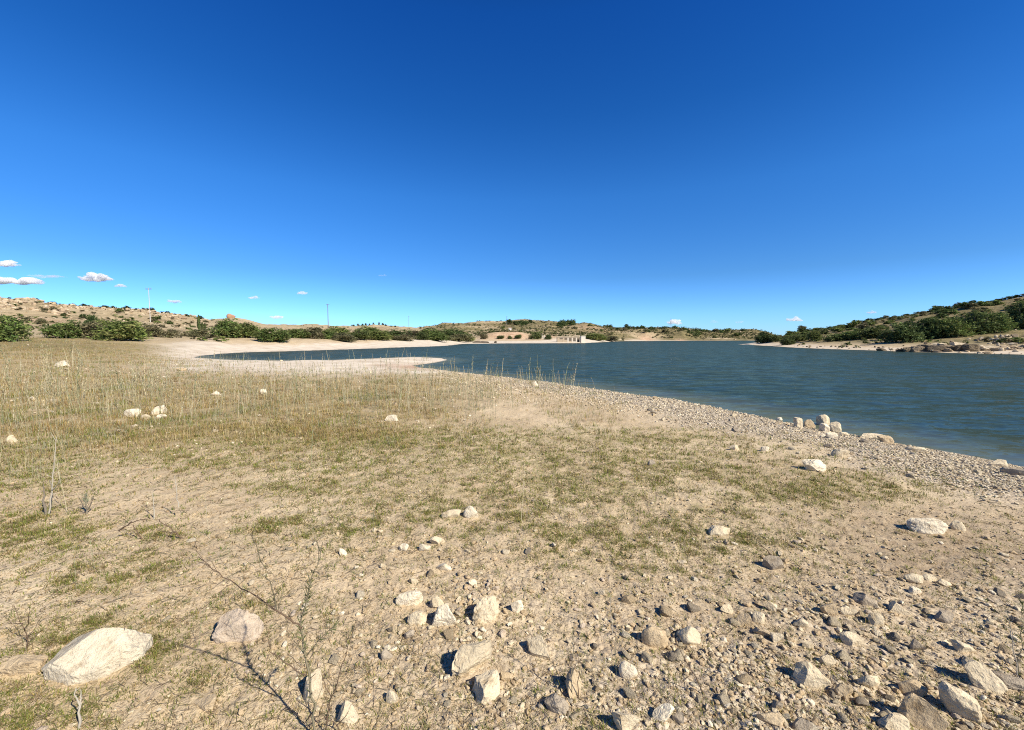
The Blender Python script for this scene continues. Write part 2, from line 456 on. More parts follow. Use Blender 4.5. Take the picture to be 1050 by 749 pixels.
def tint_material(name, rough=.85, trans=0., spec=.2, var=0.):
    t = NT(name); c = t.attr('tint', 'Color')
    if var:
        oi = t.n('ShaderNodeObjectInfo')
        hv = t.n('ShaderNodeHueSaturation'); t.l(c, hv.inputs['Color'])
        t.l(t.rng(oi.outputs['Random'], 0, 1, 1 - var, 1 + var), hv.inputs['Value'])
        m2 = t.math('FRACT', t.math('MULTIPLY', oi.outputs['Random'], 7.31), 0)
        t.l(t.rng(m2, 0, 1, .485, .515), hv.inputs['Hue'])
        c = hv.outputs[0]
    t.finish(c, rough, None, spec)
    if trans:
        tr = t.n('ShaderNodeBsdfTranslucent'); t.l(c, tr.inputs[0])
        mx = t.n('ShaderNodeMixShader'); mx.inputs[0].default_value = trans
        t.l(t.p.outputs[0], mx.inputs[1]); t.l(tr.outputs[0], mx.inputs[2]); t.l(mx.outputs[0], t.out.inputs['Surface'])
    return t.m

def water_material():
    t = NT('water'); P = t.pos()
    mp = t.n('ShaderNodeMapping'); t.l(P, mp.inputs['Vector']); mp.inputs['Rotation'].default_value = (0, 0, R(18)); mp.inputs['Scale'].default_value = (.62, 1.5, 1)
    g = t.noise(mp.outputs[0], .045, 5, .6)
    a = t.noise(mp.outputs[0], 1.1, 3, .6, 'Color'); b = t.noise(mp.outputs[0], 5.5, 2, .6, 'Color')
    def vm(op, x, y):
        o = t.n('ShaderNodeVectorMath', operation=op)
        for k_, v_ in enumerate((x, y)):
            if isinstance(v_, tuple): o.inputs[k_].default_value = v_
            else: t.l(v_, o.inputs[k_])
        return o.outputs[0]
    w = vm('ADD', vm('MULTIPLY', vm('SUBTRACT', a, (.5, .5, .5)), (.55, 1.0, 0)), vm('MULTIPLY', vm('SUBTRACT', b, (.5, .5, .5)), (.40, .65, 0)))
    sc = t.n('ShaderNodeVectorMath', operation='SCALE'); t.l(w, sc.inputs[0]); t.l(t.rng(g, .35, .65, .75, 1.25), sc.inputs['Scale'])
    geo = t.n('ShaderNodeNewGeometry')
    nrm = vm('NORMALIZE', vm('ADD', geo.outputs['Normal'], sc.outputs[0]), (0, 0, 0))
    deep = t.mix(t.rng(g, .3, .7), (.023, .043, .037), (.032, .053, .044))
    c = t.mix(t.attr('shallow'), deep, (.095, .11, .078))
    fr = t.n('ShaderNodeFresnel', i_IOR=1.33); t.l(nrm, fr.inputs['Normal'])
    df = t.n('ShaderNodeBsdfDiffuse'); t.l(c, df.inputs['Color'])
    gl = t.n('ShaderNodeBsdfGlossy', i_Roughness=.16); gl.inputs['Color'].default_value = (1, .92, .76, 1); t.l(nrm, gl.inputs['Normal'])
    mx = t.n('ShaderNodeMixShader'); g2 = t.noise(mp.outputs[0], 1.3, 5, .7)
    t.l(t.math('MULTIPLY', fr.outputs[0], t.rng(g2, .36, .64, .09, .27)), mx.inputs[0])
    t.l(df.outputs[0], mx.inputs[1]); t.l(gl.outputs[0], mx.inputs[2]); t.l(mx.outputs[0], t.out.inputs['Surface'])
    return t.m

M_ground = ground_material(); M_rock = rock_material(); M_water = water_material()
M_leaf = tint_material('shrub_leaves', .8, .25, .2, .14)
M_grass = tint_material('grass_blades', .85, .25, .15)
M_stalk = tint_material('dry_stalks', .85, .1, .15)
M_bark = tint_material('bark', .9, 0, .1)
M_plain = tint_material('weathered', .85, 0, .2)

# ------------------------------------------------------------------ terrain
rng = np.random.default_rng(5)
ang_in = np.linspace(R(-60), R(60), 1120)
ang_out = np.linspace(R(60), R(300), 150)[1:-1]
ANG = np.concatenate([ang_in, ang_out]); NA = len(ANG)
RAD = np.concatenate([np.geomspace(.4, 10, 400), np.geomspace(10, 4000, 360)[1:]]); NR = len(RAD)
TX = (RAD[:, None] * np.sin(ANG)[None]).ravel(); TY = (RAD[:, None] * np.cos(ANG)[None]).ravel()
TZ, TD, TT = height(TX, TY, True)
U, V_, ZC = proj(TX, TY, TZ)
RR = np.hypot(TX, TY)

def blobs(u, v, L):
    m = np.zeros(np.shape(u))
    for (cu, cv, ru, rv, s) in L:
        m = np.maximum(m, s * np.exp(-((u - cu) / ru) ** 2 - ((v - cv) / rv) ** 2))
    return m

GREEN = [(330, 450, 170, 20, 1), (560, 500, 130, 22, 1), (210, 470, 120, 14, .9), (700, 480, 90, 18, .8), (110, 590, 90, 26, .5), (40, 545, 70, 30, .65),
         (860, 505, 90, 16, .8), (450, 525, 60, 18, .8), (320, 540, 90, 16, .8), (600, 545, 70, 14, .5), (110, 660, 110, 40, .5), (650, 450, 90, 12, .9),
         (300, 500, 80, 14, .9), (760, 520, 80, 16, .5), (30, 480, 80, 26, 1), (70, 355, 130, 6, .8), (470, 455, 70, 14, .9), (40, 720, 90, 40, .4), (170, 545, 60, 14, .4), (220, 620, 60, 14, .35), (990, 600, 60, 14, .2), (430, 490, 430, 75, .45), (700, 560, 200, 40, .4), (420, 452, 330, 16, 1), (560, 470, 250, 22, .95), (820, 500, 130, 20, .8), (300, 475, 160, 16, .85), (150, 650, 200, 70, .26)]
BARE = [(200, 520, 110, 24, 1), (560, 425, 70, 14, 1), (470, 590, 140, 24, .7), (980, 560, 110, 40, 1), (170, 610, 70, 20, .7), (300, 590, 60, 20, .7), (640, 430, 60, 8, .7), (380, 432, 80, 5, .5), (335, 374, 150, 10, 1)]

def zone_green(x, y, z):
    u, v, _ = proj(x, y, z)
    g = blobs(u, v, GREEN) * (1 - .9 * blobs(u, v, BARE))
    return np.clip(g, 0, 1)
def zone_dry(x, y, z, d):
    u, v, _ = proj(x, y, z)
    a = sstep(478, 432, v) * sstep(560, 400, u + (v - 400) * .8) * sstep(.6, 3, d)
    a = np.maximum(a, .8 * sstep(500, 440, v) * sstep(140, 0, u))
    return np.clip(a, 0, 1) * (1 - blobs(u, v, BARE)) * sstep(60, 50, y)

def zones(x, y, z, d, zt):
    r = np.hypot(x, y); u, v, zc = proj(x, y, z)
    wob = fbm2(x * .5 + 3, y * .5, 3)
    a = {}
    a['green'] = zone_green(x, y, z) * (r < 60) * (y > 0)
    a['dry'] = zone_dry(x, y, z, d) * (y > 0)
    near_r = sstep(30, 22, r)
    strip = sstep(4.2, 2.2, d + wob * .9) * near_r * sstep(470, 560, u)
    rub = blobs(u, v, [(800, 720, 420, 120, .75), (560, 720, 170, 70, .5), (1000, 640, 160, 60, .6)]) * (.75 + .8 * fbm2(x * 1.5, y * 1.5, 3))
    a['gravel'] = np.clip(np.maximum(strip, rub * (y > 0)), 0, 1)
    # pale sand: far bank, spit, and the band before the inlet
    wide = np.interp(u, [-50, 150, 200, 300, 440, 480, 640, 760, 1050], [4, 12, 19, 15, 22, 34, 24, 8, 6])
    far_s = sstep(wide, wide * .7, d + 3 * wob) * sstep(24, 30, r)
    a['sand'] = np.clip(far_s * sstep(130, 200, u + 12 * wob), 0, 1) * (1 - .35 * sstep(760, 800, u))
    a['sand'] = np.maximum(a['sand'], np.clip(1.5 * blobs(u + 14 * wob, v + 3 * wob, [(335, 374.5, 135, 9.5, 1), (430, 381, 40, 4, .7)]), 0, 1) * (y > 12))
    a['hill'] = sstep(1.0, 2.2, zt + wob * .6) * sstep(38, 55, r) * (1 - a['sand'])
    right = sstep(755, 775, u) * sstep(300, 240, r)
    far = sstep(235, 300, r) * (y > 0) * sstep(430, 460, u)
    a['scrub'] = np.clip(np.maximum(right * sstep(.2, 1.2, zt) * (1 - a['sand']) * .8, far * sstep(-.35, .15, fbm2(x * .02 + 2, y * .02, 3)) * .95 * sstep(600, 520, r * (u < 600))), 0, 1)
    cl = blobs(u, r, [(522, 226, 22, 16, 1), (663, 384, 7, 18, 1.1), (698, 382, 5, 16, 1), (605, 420, 18, 50, .4), (740, 380, 20, 12, .6), (28, 178, 40, 14, .5), (560, 235, 12, 10, .6)])
    a['scrub'] = np.maximum(a['scrub'], .6 * blobs(u + 20 * wob, v, [(50, 354, 120, 8, 1)]) * (y > 25) * (y < 75))
    a['cliff'] = np.clip(cl * 1.4 * (y > 0), 0, 1)
    a['red'] = .75 * blobs(u, v, [(425, 376.5, 26, 2.2, 1), (400, 374.5, 20, 1.2, .6)]) * (y > 20)
    a['brown'] = np.clip(.85 * blobs(u, v, [(980, 570, 150, 50, 1), (860, 540, 120, 30, .6), (850, 640, 200, 60, .35)]), 0, 1) * (y > 0)
    a['wet'] = np.clip(sstep(.16, .02, d) * .85, 0, 1)
    a['bed'] = sstep(0, -.5, d)
    return a

ZN = zones(TX, TY, TZ, TD, TT)
i = np.arange(NR - 1)[:, None] * NA + np.arange(NA)[None]
j = np.arange(NR - 1)[:, None] * NA + (np.arange(NA)[None] + 1) % NA
quads = np.stack([i, j, j + NA, i + NA], -1).reshape(-1, 4)[:, ::-1]
tv = np.stack([TX, TY, TZ], -1)
is_hill_v = (TT > 2.6) & (RR > 52) & (TD > 3)
qh = is_hill_v[quads].all(1)
# centre fan under the camera
cidx = len(tv)
tv = np.concatenate([tv, [[0, 0, float(height(np.zeros(1), np.zeros(1))[0])]]])
ZN = {k_: np.concatenate([a_, a_[:1]]) for k_, a_ in ZN.items()}
fan = np.stack([np.full(NA, cidx), (np.arange(NA) + 1) % NA, np.arange(NA)], -1)
def sub_mesh(name, q, tris=None):
    fs = [q] + ([tris] if tris is not None else [])
    used = np.unique(np.concatenate([f.ravel() for f in fs])); m = np.full(len(tv), -1, np.int64); m[used] = np.arange(len(used))
    return np_mesh(name, tv[used], [m[f] for f in fs], M_ground, None, True, {k_: a_[used] for k_, a_ in ZN.items()})
o = link('ground', sub_mesh('ground', quads[~qh], fan)); tag(o, 'dusty tan lakeshore ground with patchy turf and gravel', None, None, 'structure')
o = link('hills', sub_mesh('hills', quads[qh])); tag(o, 'dry tan hills round the reservoir', None, None, 'structure')
del quads, i, j

# ------------------------------------------------------------------ water
def build_water():
    lo, hi = LAKE.min(0), LAKE.max(0)
    a = np.linspace(R(-62), R(150), 1000); r = np.geomspace(5, 420, 520)
    X = (r[:, None] * np.sin(a)[None]).ravel(); Y = (r[:, None] * np.cos(a)[None]).ravel()
    d = lake_sdf(X, Y)
    n = len(a); i = np.arange(len(r) - 1)[:, None] * n + np.arange(n - 1)[None]
    q = np.stack([i, i + n, i + n + 1, i + 1], -1).reshape(-1, 4)
    q = q[(d[q] < 3.5).any(1)]
    used = np.unique(q); m = np.full(len(X), -1); m[used] = np.arange(len(used))
    sh = sstep(-3.2, .2, d + .5 * fbm2(X * .3, Y * .3, 2)) * (np.hypot(X, Y) < 60)
    rr = np.hypot(X, Y); wx, wy = X * .95 + Y * .31, -X * .31 + Y * .95
    wave = .020 * fbm2(wx * .55, wy * 1.25, 2) * sstep(-.1, -2.5, d) * sstep(90, 40, rr) + .010 * fbm2(wx * 1.6, wy * 3.2, 2) * sstep(0, -1.2, d) * sstep(40, 20, rr)
    v = np.stack([X, Y, WL + wave], -1)[used]
    me = np_mesh('water', v, m[q], M_water, None, True, {'shallow': sh[used]})
    tag(link('water', me), 'dark blue rippled reservoir water', None, None, 'structure')
build_water()

# ------------------------------------------------------------------ rocks
PALE, TAN, GREY, PINK, WHITE = (.61, .53, .385), (.52, .42, .28), (.37, .32, .25), (.54, .455, .36), (.70, .63, .49)
CHALK = (.60, .54, .42)
SOIL = (.51, .40, .258)
RG = 'loose stones on the lakeshore'
# u, v of the foot, width, visible height, tone, rotation deg, height ratio, label
HERO = [
 (101, 697, 110, 60, CHALK, 14, .40, 'largest pale limestone slab with grey blotches, lying in thin turf'),
 (28, 692, 42, 22, TAN, 5, .35, 'half buried tan stone touching the left of the big pale slab'),
 (245, 661, 46, 34, PINK, 14, .62, 'pinkish grey block with a notched white front, alone on bare soil'),
 (486, 693, 52, 42, PALE, 48, .5, 'long pale pitted stone lying diagonally across the stony ground'),
 (500, 720, 30, 30, PALE, 20, .6, 'rounded pale stone just below the long diagonal one'),
 (456, 646, 28, 25, WHITE, 0, .8, 'round whitish stone at the left of the jagged pale cluster'),
 (499, 640, 34, 27, PALE, 30, .6, 'jagged pale stone with a ragged hollow, beside the round whitish one'),
 (420, 623, 30, 18, WHITE, 0, .5, 'low whitish stone left of and above the round whitish one'),
 (448, 626, 16, 12, PALE, 0, .7, 'little pale stone between two larger whitish ones'),
 (428, 643, 22, 15, PALE, 10, .6, 'flat pale stone leaning at the left foot of the round whitish stone'),
 (531, 630, 15, 13, WHITE, 15, .9, 'small bright cube of stone right of the jagged pale cluster'),
 (553, 676, 30, 24, PALE, -25, .6, 'pale knobbly stone with a dark hollow on its left'),
 (588, 716, 28, 27, TAN, 80, .9, 'upright tan stone with a thin dry stem in front of it'),
 (671, 666, 31, 22, TAN, -10, .7, 'smooth rounded tan stone casting a black shadow on its left'),
 (644, 698, 22, 19, WHITE, -20, .8, 'smooth egg shaped whitish stone in the lower middle'),
 (570, 732, 30, 20, GREY, -35, .5, 'tilted grey slab with a shadowed left edge'),
 (643, 752, 36, 20, PALE, 0, .6, 'broad pale stone cut by the bottom edge of the picture, lower middle'),
 (681, 741, 27, 15, WHITE, 5, .6, 'whitish oval stone next to a small dark one near the bottom edge'),
 (706, 663, 27, 25, PALE, -15, .6, 'pale stone with two small hollows, right of the smooth rounded tan stone'),
 (831, 709, 40, 29, PALE, -20, .65, 'large rounded pale stone at the left edge of the lower right rubble'),
 (866, 717, 21, 15, TAN, 0, .7, 'small tan stone just right of the large rounded pale one'),
 (983, 737, 36, 34, PALE, -30, .8, 'tall rounded pale stone standing in the lower right rubble'),
 (946, 753, 46, 36, TAN, -40, .8, 'big three-cornered tan stone by the bottom edge, lower right'),
 (916, 753, 32, 20, PALE, 0, .6, 'pale rounded stone left of the big three-cornered tan one'),
 (1008, 710, 38, 32, PALE, -25, .7, 'large pale stone with a steep shadowed left side, far right rubble'),
 (1034, 706, 34, 15, GREY, -20, .3, 'flat grey slab behind the large pale stone at far right'),
 (951, 548, 36, 14, WHITE, -8, .35, 'long low white stone lying alone on brown soil'),
 (982, 546, 15, 10, PALE, -20, .7, 'small stone just right of the long low white one'),
 (836, 486, 25, 13, WHITE, -5, .5, 'single white rounded block on turf below the rock pile'),
 (794, 586, 24, 14, GREY, -15, .55, 'dark sided grey stone alone in the thin turf'),
 (861, 471, 18, 10, PALE, -10, .5, 'flat pale stone between the white block and the rock pile'),
 (753, 463, 11, 6, PALE, 0, .6, 'small pale stone on turf where a grassy patch meets gravel'),
 (784, 464, 9, 5, WHITE, 0, .6, 'tiny white stone left of the white rounded block'),
 (402, 434, 15, 7, WHITE, 0, .5, 'single whitish stone lying where dry grass gives way to turf'),
 (136, 430, 16, 9, WHITE, 0, .6, 'whitish block at the left of the small white heap in dry grass'),
 (163, 427, 13, 11, WHITE, 10, .75, 'tallest whitish block of the small heap in dry grass'),
 (150, 432, 12, 6, PALE, 0, .6, 'low middle stone of the small white heap in dry grass'),
 (165, 432, 11, 6, WHITE, 20, .6, 'small front stone of the small white heap in dry grass'),
 (63, 378, 17, 7, WHITE, -5, .6, 'white boulder lying far out in the dry meadow'),
 (221, 408, 15, 6, WHITE, 0, .6, 'pale flat stone half hidden by tall dry stalks'),
 (270, 405, 8, 5, WHITE, 0, .7, 'small white stone among the tall dry stalks'),
 (34, 411, 9, 4, WHITE, 0, .5, 'small flat white stone in dry grass at the left edge'),
 (12, 456, 9, 9, PALE, 0, .9, 'small stone with a black shadowed side at the left edge'),
 (483, 534, 17, 14, WHITE, 0, .8, 'round white stone beside a strip of bare pale soil'),
 (463, 533, 22, 10, PALE, 15, .4, 'broken pale stone left of the round white stone'),
 (738, 550, 24, 9, PALE, -5, .35, 'flat pale slab in thin turf right of centre'),
 (448, 560, 16, 8, PALE, -5, .5, 'low grey-white stone, upper of the pair on bare soil'),
 (435, 567, 14, 9, WHITE, 0, .6, 'rounded white stone, lower right of the pair on bare soil'),
 (414, 566, 11, 8, WHITE, 0, .6, 'small white stone just left of the rounded white pair'),
 (455, 586, 19, 9, WHITE, -5, .4, 'flat white stone alone on bare soil in the middle'),
 (352, 571, 11, 8, WHITE, 0, .7, 'small white stone right of the bare twig tips'),
 (485, 602, 9, 7, WHITE, 0, .8, 'tiny white stone above the jagged pale cluster'),
 (424, 600, 11, 8, PALE, 0, .6, 'tiny pale stone above the low whitish stone'),
 (322, 723, 22, 36, PALE, 70, 1.1, 'upright pale stone standing behind the stem of the twiggy plant'),
 (356, 742, 24, 26, PALE, 20, .7, 'pale stone lying right of the stem of the twiggy plant'),
 (403, 723, 15, 14, PALE, -15, .8, 'small stone with a black shadow, right of the twiggy plant'),
 (397, 678, 13, 12, GREY, 0, .8, 'small grey stone with a dark side, above the twiggy plant'),
 (420, 656, 12, 9, GREY, 20, .7, 'small dark grey stone below the low whitish stone'),
 (209, 728, 30, 14, TAN, 0, .35, 'flat tan stone sunk in soil left of the twiggy plant'),
 (519, 700, 15, 11, TAN, 0, .6, 'small tan stone right of the long diagonal stone'),
 (617, 612, 9, 7, PALE, 0, .7, 'tiny pale stone on bare ground in the middle'),
 (745, 630, 16, 9, PALE, 0, .5, 'low pale stone at the upper left of a loose row of stones'),
 (762, 644, 18, 13, TAN, -15, .8, 'rounded tan stone with a black left side, in a loose row'),
 (778, 641, 16, 14, PALE, 0, .7, 'pale stone behind the rounded tan one in a loose row'),
 (790, 629, 15, 11, PALE, -10, .7, 'topmost pale stone of the loose row above the rubble'),
 (781, 653, 20, 9, TAN, -25, .4, 'flat tan stone below the loose row above the rubble'),
 (797, 661, 14, 11, PALE, -20, .7, 'pale wedge of stone at the lower end of the loose row'),
 (821, 645, 18, 12, PALE, 0, .5, 'pale stone right of the loose row above the rubble'),
 (828, 667, 14, 9, PALE, 0, .6, 'small pale stone above the large rounded pale stone'),
 (790, 744, 30, 14, TAN, -15, .4, 'flat yellowish stone near the bottom edge, right of centre'),
 (797, 730, 15, 13, GREY, 0, .8, 'small grey stone above the flat yellowish stone'),
 (821, 751, 24, 14, GREY, 0, .6, 'dark grey stone by the bottom edge, right of the yellowish one'),
 (696, 745, 13, 12, GREY, 0, .9, 'small dark stone beside the whitish oval stone'),
 (850, 632, 22, 14, TAN, -10, .6, 'tan stone with a shadowed left face above the lower right rubble'),
 (869, 633, 17, 10, PALE, -25, .5, 'pale wedge right of the shadowed tan stone'),
 (898, 643, 18, 13, PALE, 0, .8, 'pale block with a black left face in the middle of the rubble'),
 (923, 632, 26, 16, PALE, -25, .5, 'pale ridge-like stone in the upper lower-right rubble'),
 (968, 640, 20, 12, GREY, -10, .6, 'dark grey stone at the upper right of the rubble'),
 (937, 599, 18, 9, PALE, -20, .5, 'pale stone, leftmost of three in a row on brown soil'),
 (953, 597, 14, 8, PALE, -25, .5, 'pale stone, middle of three in a row on brown soil'),
 (969, 602, 16, 7, PALE, -20, .4, 'pale flat stone, right one of three in a row on brown soil'),
 (938, 610, 13, 7, WHITE, 0, .5, 'whitish cube of stone below the row of three on brown soil'),
 (886, 622, 24, 15, GREY, -30, .5, 'greyish stone with a dark notch above the rubble'),
 (941, 670, 16, 13, GREY, -30, .8, 'grey upright stone in the middle of the lower right rubble'),
 (990, 671, 24, 13, PALE, -15, .5, 'pale stone with a dark left end near the far right'),
 (848, 684, 18, 12, PALE, -15, .6, 'pale stone behind the large rounded pale one'),
 (892, 708, 28, 17, PALE, -10, .6, 'broad pale stone in the middle of the lower right rubble'),
 (873, 664, 24, 15, PALE, -20, .5, 'pale angular stone above the broad pale one in the rubble'),
 (935, 717, 28, 19, TAN, -15, .6, 'tan stone above the big three-cornered one'),
 # rock pile by the water
 (818, 442, 9, 13, PALE, 10, 1.3, 'tall squarish block at the left end of the rock pile by the water'),
 (830, 441, 12, 10, TAN, 0, .8, 'tan block second from the left in the rock pile by the water'),
 (844, 441, 11, 19, PALE, 20, 1.6, 'tallest pale block on top of the rock pile by the water'),
 (846, 446, 10, 11, WHITE, 0, 1., 'whitish block at the foot of the tallest one in the rock pile'),
 (856, 446, 11, 12, PALE, -20, 1.1, 'dark sided square block at the right of the rock pile'),
 (853, 450, 11, 6, WHITE, 0, .5, 'low white stone at the right foot of the rock pile'),
 (844, 450, 7, 4, WHITE, 0, .7, 'little white stone at the front foot of the rock pile'),
 (799, 432, 7, 4, WHITE, 0, .6, 'small white stone on the waterline left of the rock pile'),
 (865, 449, 10, 5, PALE, -10, .5, 'small flat stone just right of the rock pile'),
 (894, 452, 26, 8, PALE, -12, .25, 'long flat ledge stone on the waterline right of the rock pile'),
 (908, 457, 14, 9, TAN, -10, .6, 'tan block at the end of the flat ledge stone'),
 (939, 465, 20, 6, PALE, -14, .3, 'flat stone on the waterline further right of the ledge stone'),
 (1022, 481, 18, 9, PALE, -20, .5, 'pale stone on the waterline near the right edge'),
 (1040, 490, 22, 9, GREY, -30, .4, 'grey slab on the waterline at the right edge'),
 (668, 479, 8, 6, GREY, 0, .8, 'tiny bluish grey stone with a dark side, alone in green turf'),
 (549, 397, 6, 5, WHITE, 0, .9, 'single white stone at the water edge below the reeds'),
 (672, 411, 6, 4, TAN, 0, .8, 'small stone on the waterline at the far end of the gravel strip'),
]
EX = (r_ for r_ in HERO)
hu = np.array([h[0] for h in HERO], float); hv = np.array([h[1] for h in HERO], float)
hw = np.array([h[2] for h in HERO], float); hh = np.array([h[3] for h in HERO], float)
gx, gy, gz, gt = ground_at(hu, hv - hh * .28)
hero_xy = []
for k, h in enumerate(HERO):
    s = gt[k] / F
    W = h[2] * s * (.86 if h[0] > 560 and h[1] > 610 else .93)
    al = math.atan2(CAMZ - gz[k], math.hypot(gx[k], gy[k]))
    vis = h[3] * s
    H = h[6] * W
    H = min(H, vis / max(math.cos(al), .3) * .95)
    D = np.clip((vis - H * math.cos(al)) / max(math.sin(al), .12), W * .5, W * .95)
    if k == 0: W *= .80; D = W * .62; H *= .86
    if h[5] in (48,): D = W * .48; W *= 1.05
    H *= 1.4                                     # a third stands in the soil
    sub = 5 if k == 0 else 4 if h[2] > 24 else 3
    hi_ = .9 if 'round' in h[7] or 'smooth' in h[7] else .78
    lo_ = .62 if 'smooth' in h[7] else .5 if 'round' in h[7] else .34
    bx = any(w_ in h[7] for w_ in ('slab', 'block', 'cube', 'ledge', 'long low')) and lo_ < .6
    if bx: lo_, hi_ = .62, .95
    cuts = [((-.72, -.05, .69), .62), ((.83, 0, .56), .74), ((.05, -.66, .75), .50), ((-.62, -.78, .05), .74), ((.75, -.66, 0), .72), ((.2, .8, .57), .7)] if k == 0 else [((-.40, -.30, .86), .50), ((.72, -.45, .5), .70), ((-.85, -.1, .3), .82), ((.1, -.95, .2), .70), ((.5, .5, .7), .75)] if k == 2 else None
    v, f = rock_shape(1000 + k * 7, sub, (W, D, H), 7 if bx else 9 if lo_ > .6 else 13, (.07 if k == 0 else .10) if (lo_ > .6 and not bx) or k == 0 else .15, lo_, hi_, .06 if 'pitted' in h[7] or 'jagged' in h[7] else -.035 if k == 0 else 0, bx, cuts)
    if bx: lo_ = .4
    c = np.array(h[4]) * np.random.default_rng(k).uniform(.92, 1.08)
    me = np_mesh('stone', v, f, M_rock, np.broadcast_to(c, (len(v), 3)), lo_ > .6)
    o = link('stone', me, None, (gx[k], gy[k], gz[k] + H * .5 - H * .32), (0, 0, R(h[5])))
    tag(o, h[7], 'stone', RG)
    hero_xy.append((gx[k], gy[k], max(W, D) * .5))
hero_xy = np.array(hero_xy)

# repeats: ordinary stones, shared meshes
g = np.random.default_rng(77)
stone_protos = []
for k in range(16):
    v, f = rock_shape(400 + k, 3, (1, g.uniform(.6, .95), g.uniform(.42, .75)), g.integers(9, 15), .13, .34, .76)
    c = np.array([PALE, PALE, TAN, PALE, WHITE, GREY, TAN, PALE][k % 8])
    stone_protos.append(np_mesh('stone', v, f, M_rock, np.broadcast_to(c, (len(v), 3)), False))
ZL = {'rub': 'ordinary small stone in the lower right rubble, none standing out',
      'mid': 'ordinary small stone scattered on bare soil in the lower middle',
      'left': 'ordinary small stone lying among turf on the left',
      'strip': 'ordinary pale stone of the gravel strip by the water',
      'mead': 'ordinary whitish stone lying in the dry meadow'}
def clear(x, y, m=.0):
    return ((np.hypot(hero_xy[:, 0][None] - x[:, None], hero_xy[:, 1][None] - y[:, None]) - hero_xy[:, 2][None]) > m).all(1)
plan = [('rub', 112, (640, 1060), (600, 752), (6, 16)), ('mid', 34, (340, 660), (560, 750), (6, 13)),
        ('strip', 34, (620, 1050), (405, 500), (5, 9)), ('left', 10, (10, 330), (520, 740), (6, 12)), ('mead', 12, (5, 420), (376, 450), (5, 9))]
for zone, n, (u0, u1), (v0, v1), (s0, s1) in plan:
    us = g.uniform(u0, u1, n * 8)
    if zone == 'rub': us = u1 - (u1 - u0) * g.uniform(0, 1, n * 8) ** 1.25
    vs = v0 + (v1 - v0) * g.uniform(0, 1, n * 8) ** (.8 if zone != 'strip' else 1)
    if zone == 'strip':
        vs = np.interp(us, [600, 700, 800, 900, 1050], [399, 413, 435, 454, 482]) + g.uniform(1, 30, n * 8) * np.interp(us, [600, 1050], [.6, 1.3])
    x, y, z, tt = ground_at(us, vs)
    px = s0 + (s1 - s0) * g.uniform(0, 1, n * 8) ** 2.4
    S = px * tt / F
    ok = clear(x, y, 0) & (shore_d(x, y) > .1)
    idx = np.where(ok)[0][:n]
    for q in idx:
        me = stone_protos[g.integers(0, 16)]
        s = S[q]
        o = link('stone', me, None, (x[q], y[q], z[q] + s * .12), (g.uniform(-.25, .25), g.uniform(-.25, .25), g.uniform(0, 6.28)), (s, s, s))
        tag(o, ZL[zone], 'stone', RG)

# gravel: countless -> stuff
def img_scatter(g, n, u0, u1, v0, v1, pw=1.0):
    us = g.uniform(u0, u1, n); vs = v0 + (v1 - v0) * g.uniform(0, 1, n) ** pw
    a = (us - CU) / F; b = -(vs - CV) / F
    dz = -st + b * ct
    t = (CAMZ + .12) / np.maximum(-dz, 1e-3)
    x = a * t; y = (ct + b * st) * t
    for _ in range(2):                      # settle on the relief
        z = height(x, y); t = (CAMZ - z) / np.maximum(-dz, 1e-3); x = a * t; y = (ct + b * st) * t
    if v1 >= 850:                           # the ground round the photographer's feet, outside the frame
        m = int(n * .8); ex = g.uniform(-3.8, 4.8, m); ey = 1.7 - 3.2 * g.uniform(0, 1, m) ** 1.2; ez = height(ex, ey)
        eu, ev, ezc = proj(ex, ey, ez); out = (ey < .4) | (ev > v1) | (eu < u0) | (eu > u1)
        ex, ey = ex[out], ey[out]
        x = np.concatenate([x, ex]); y = np.concatenate([y, ey]); us = np.concatenate([us, CU + F * ex / 2.2]); vs = np.concatenate([vs, np.full(len(ex), 770.)]); t = np.concatenate([t, np.full(len(ex), 2.2)])
    z, d, zt = height(x, y, True)
    return x, y, z, d, us, vs, t

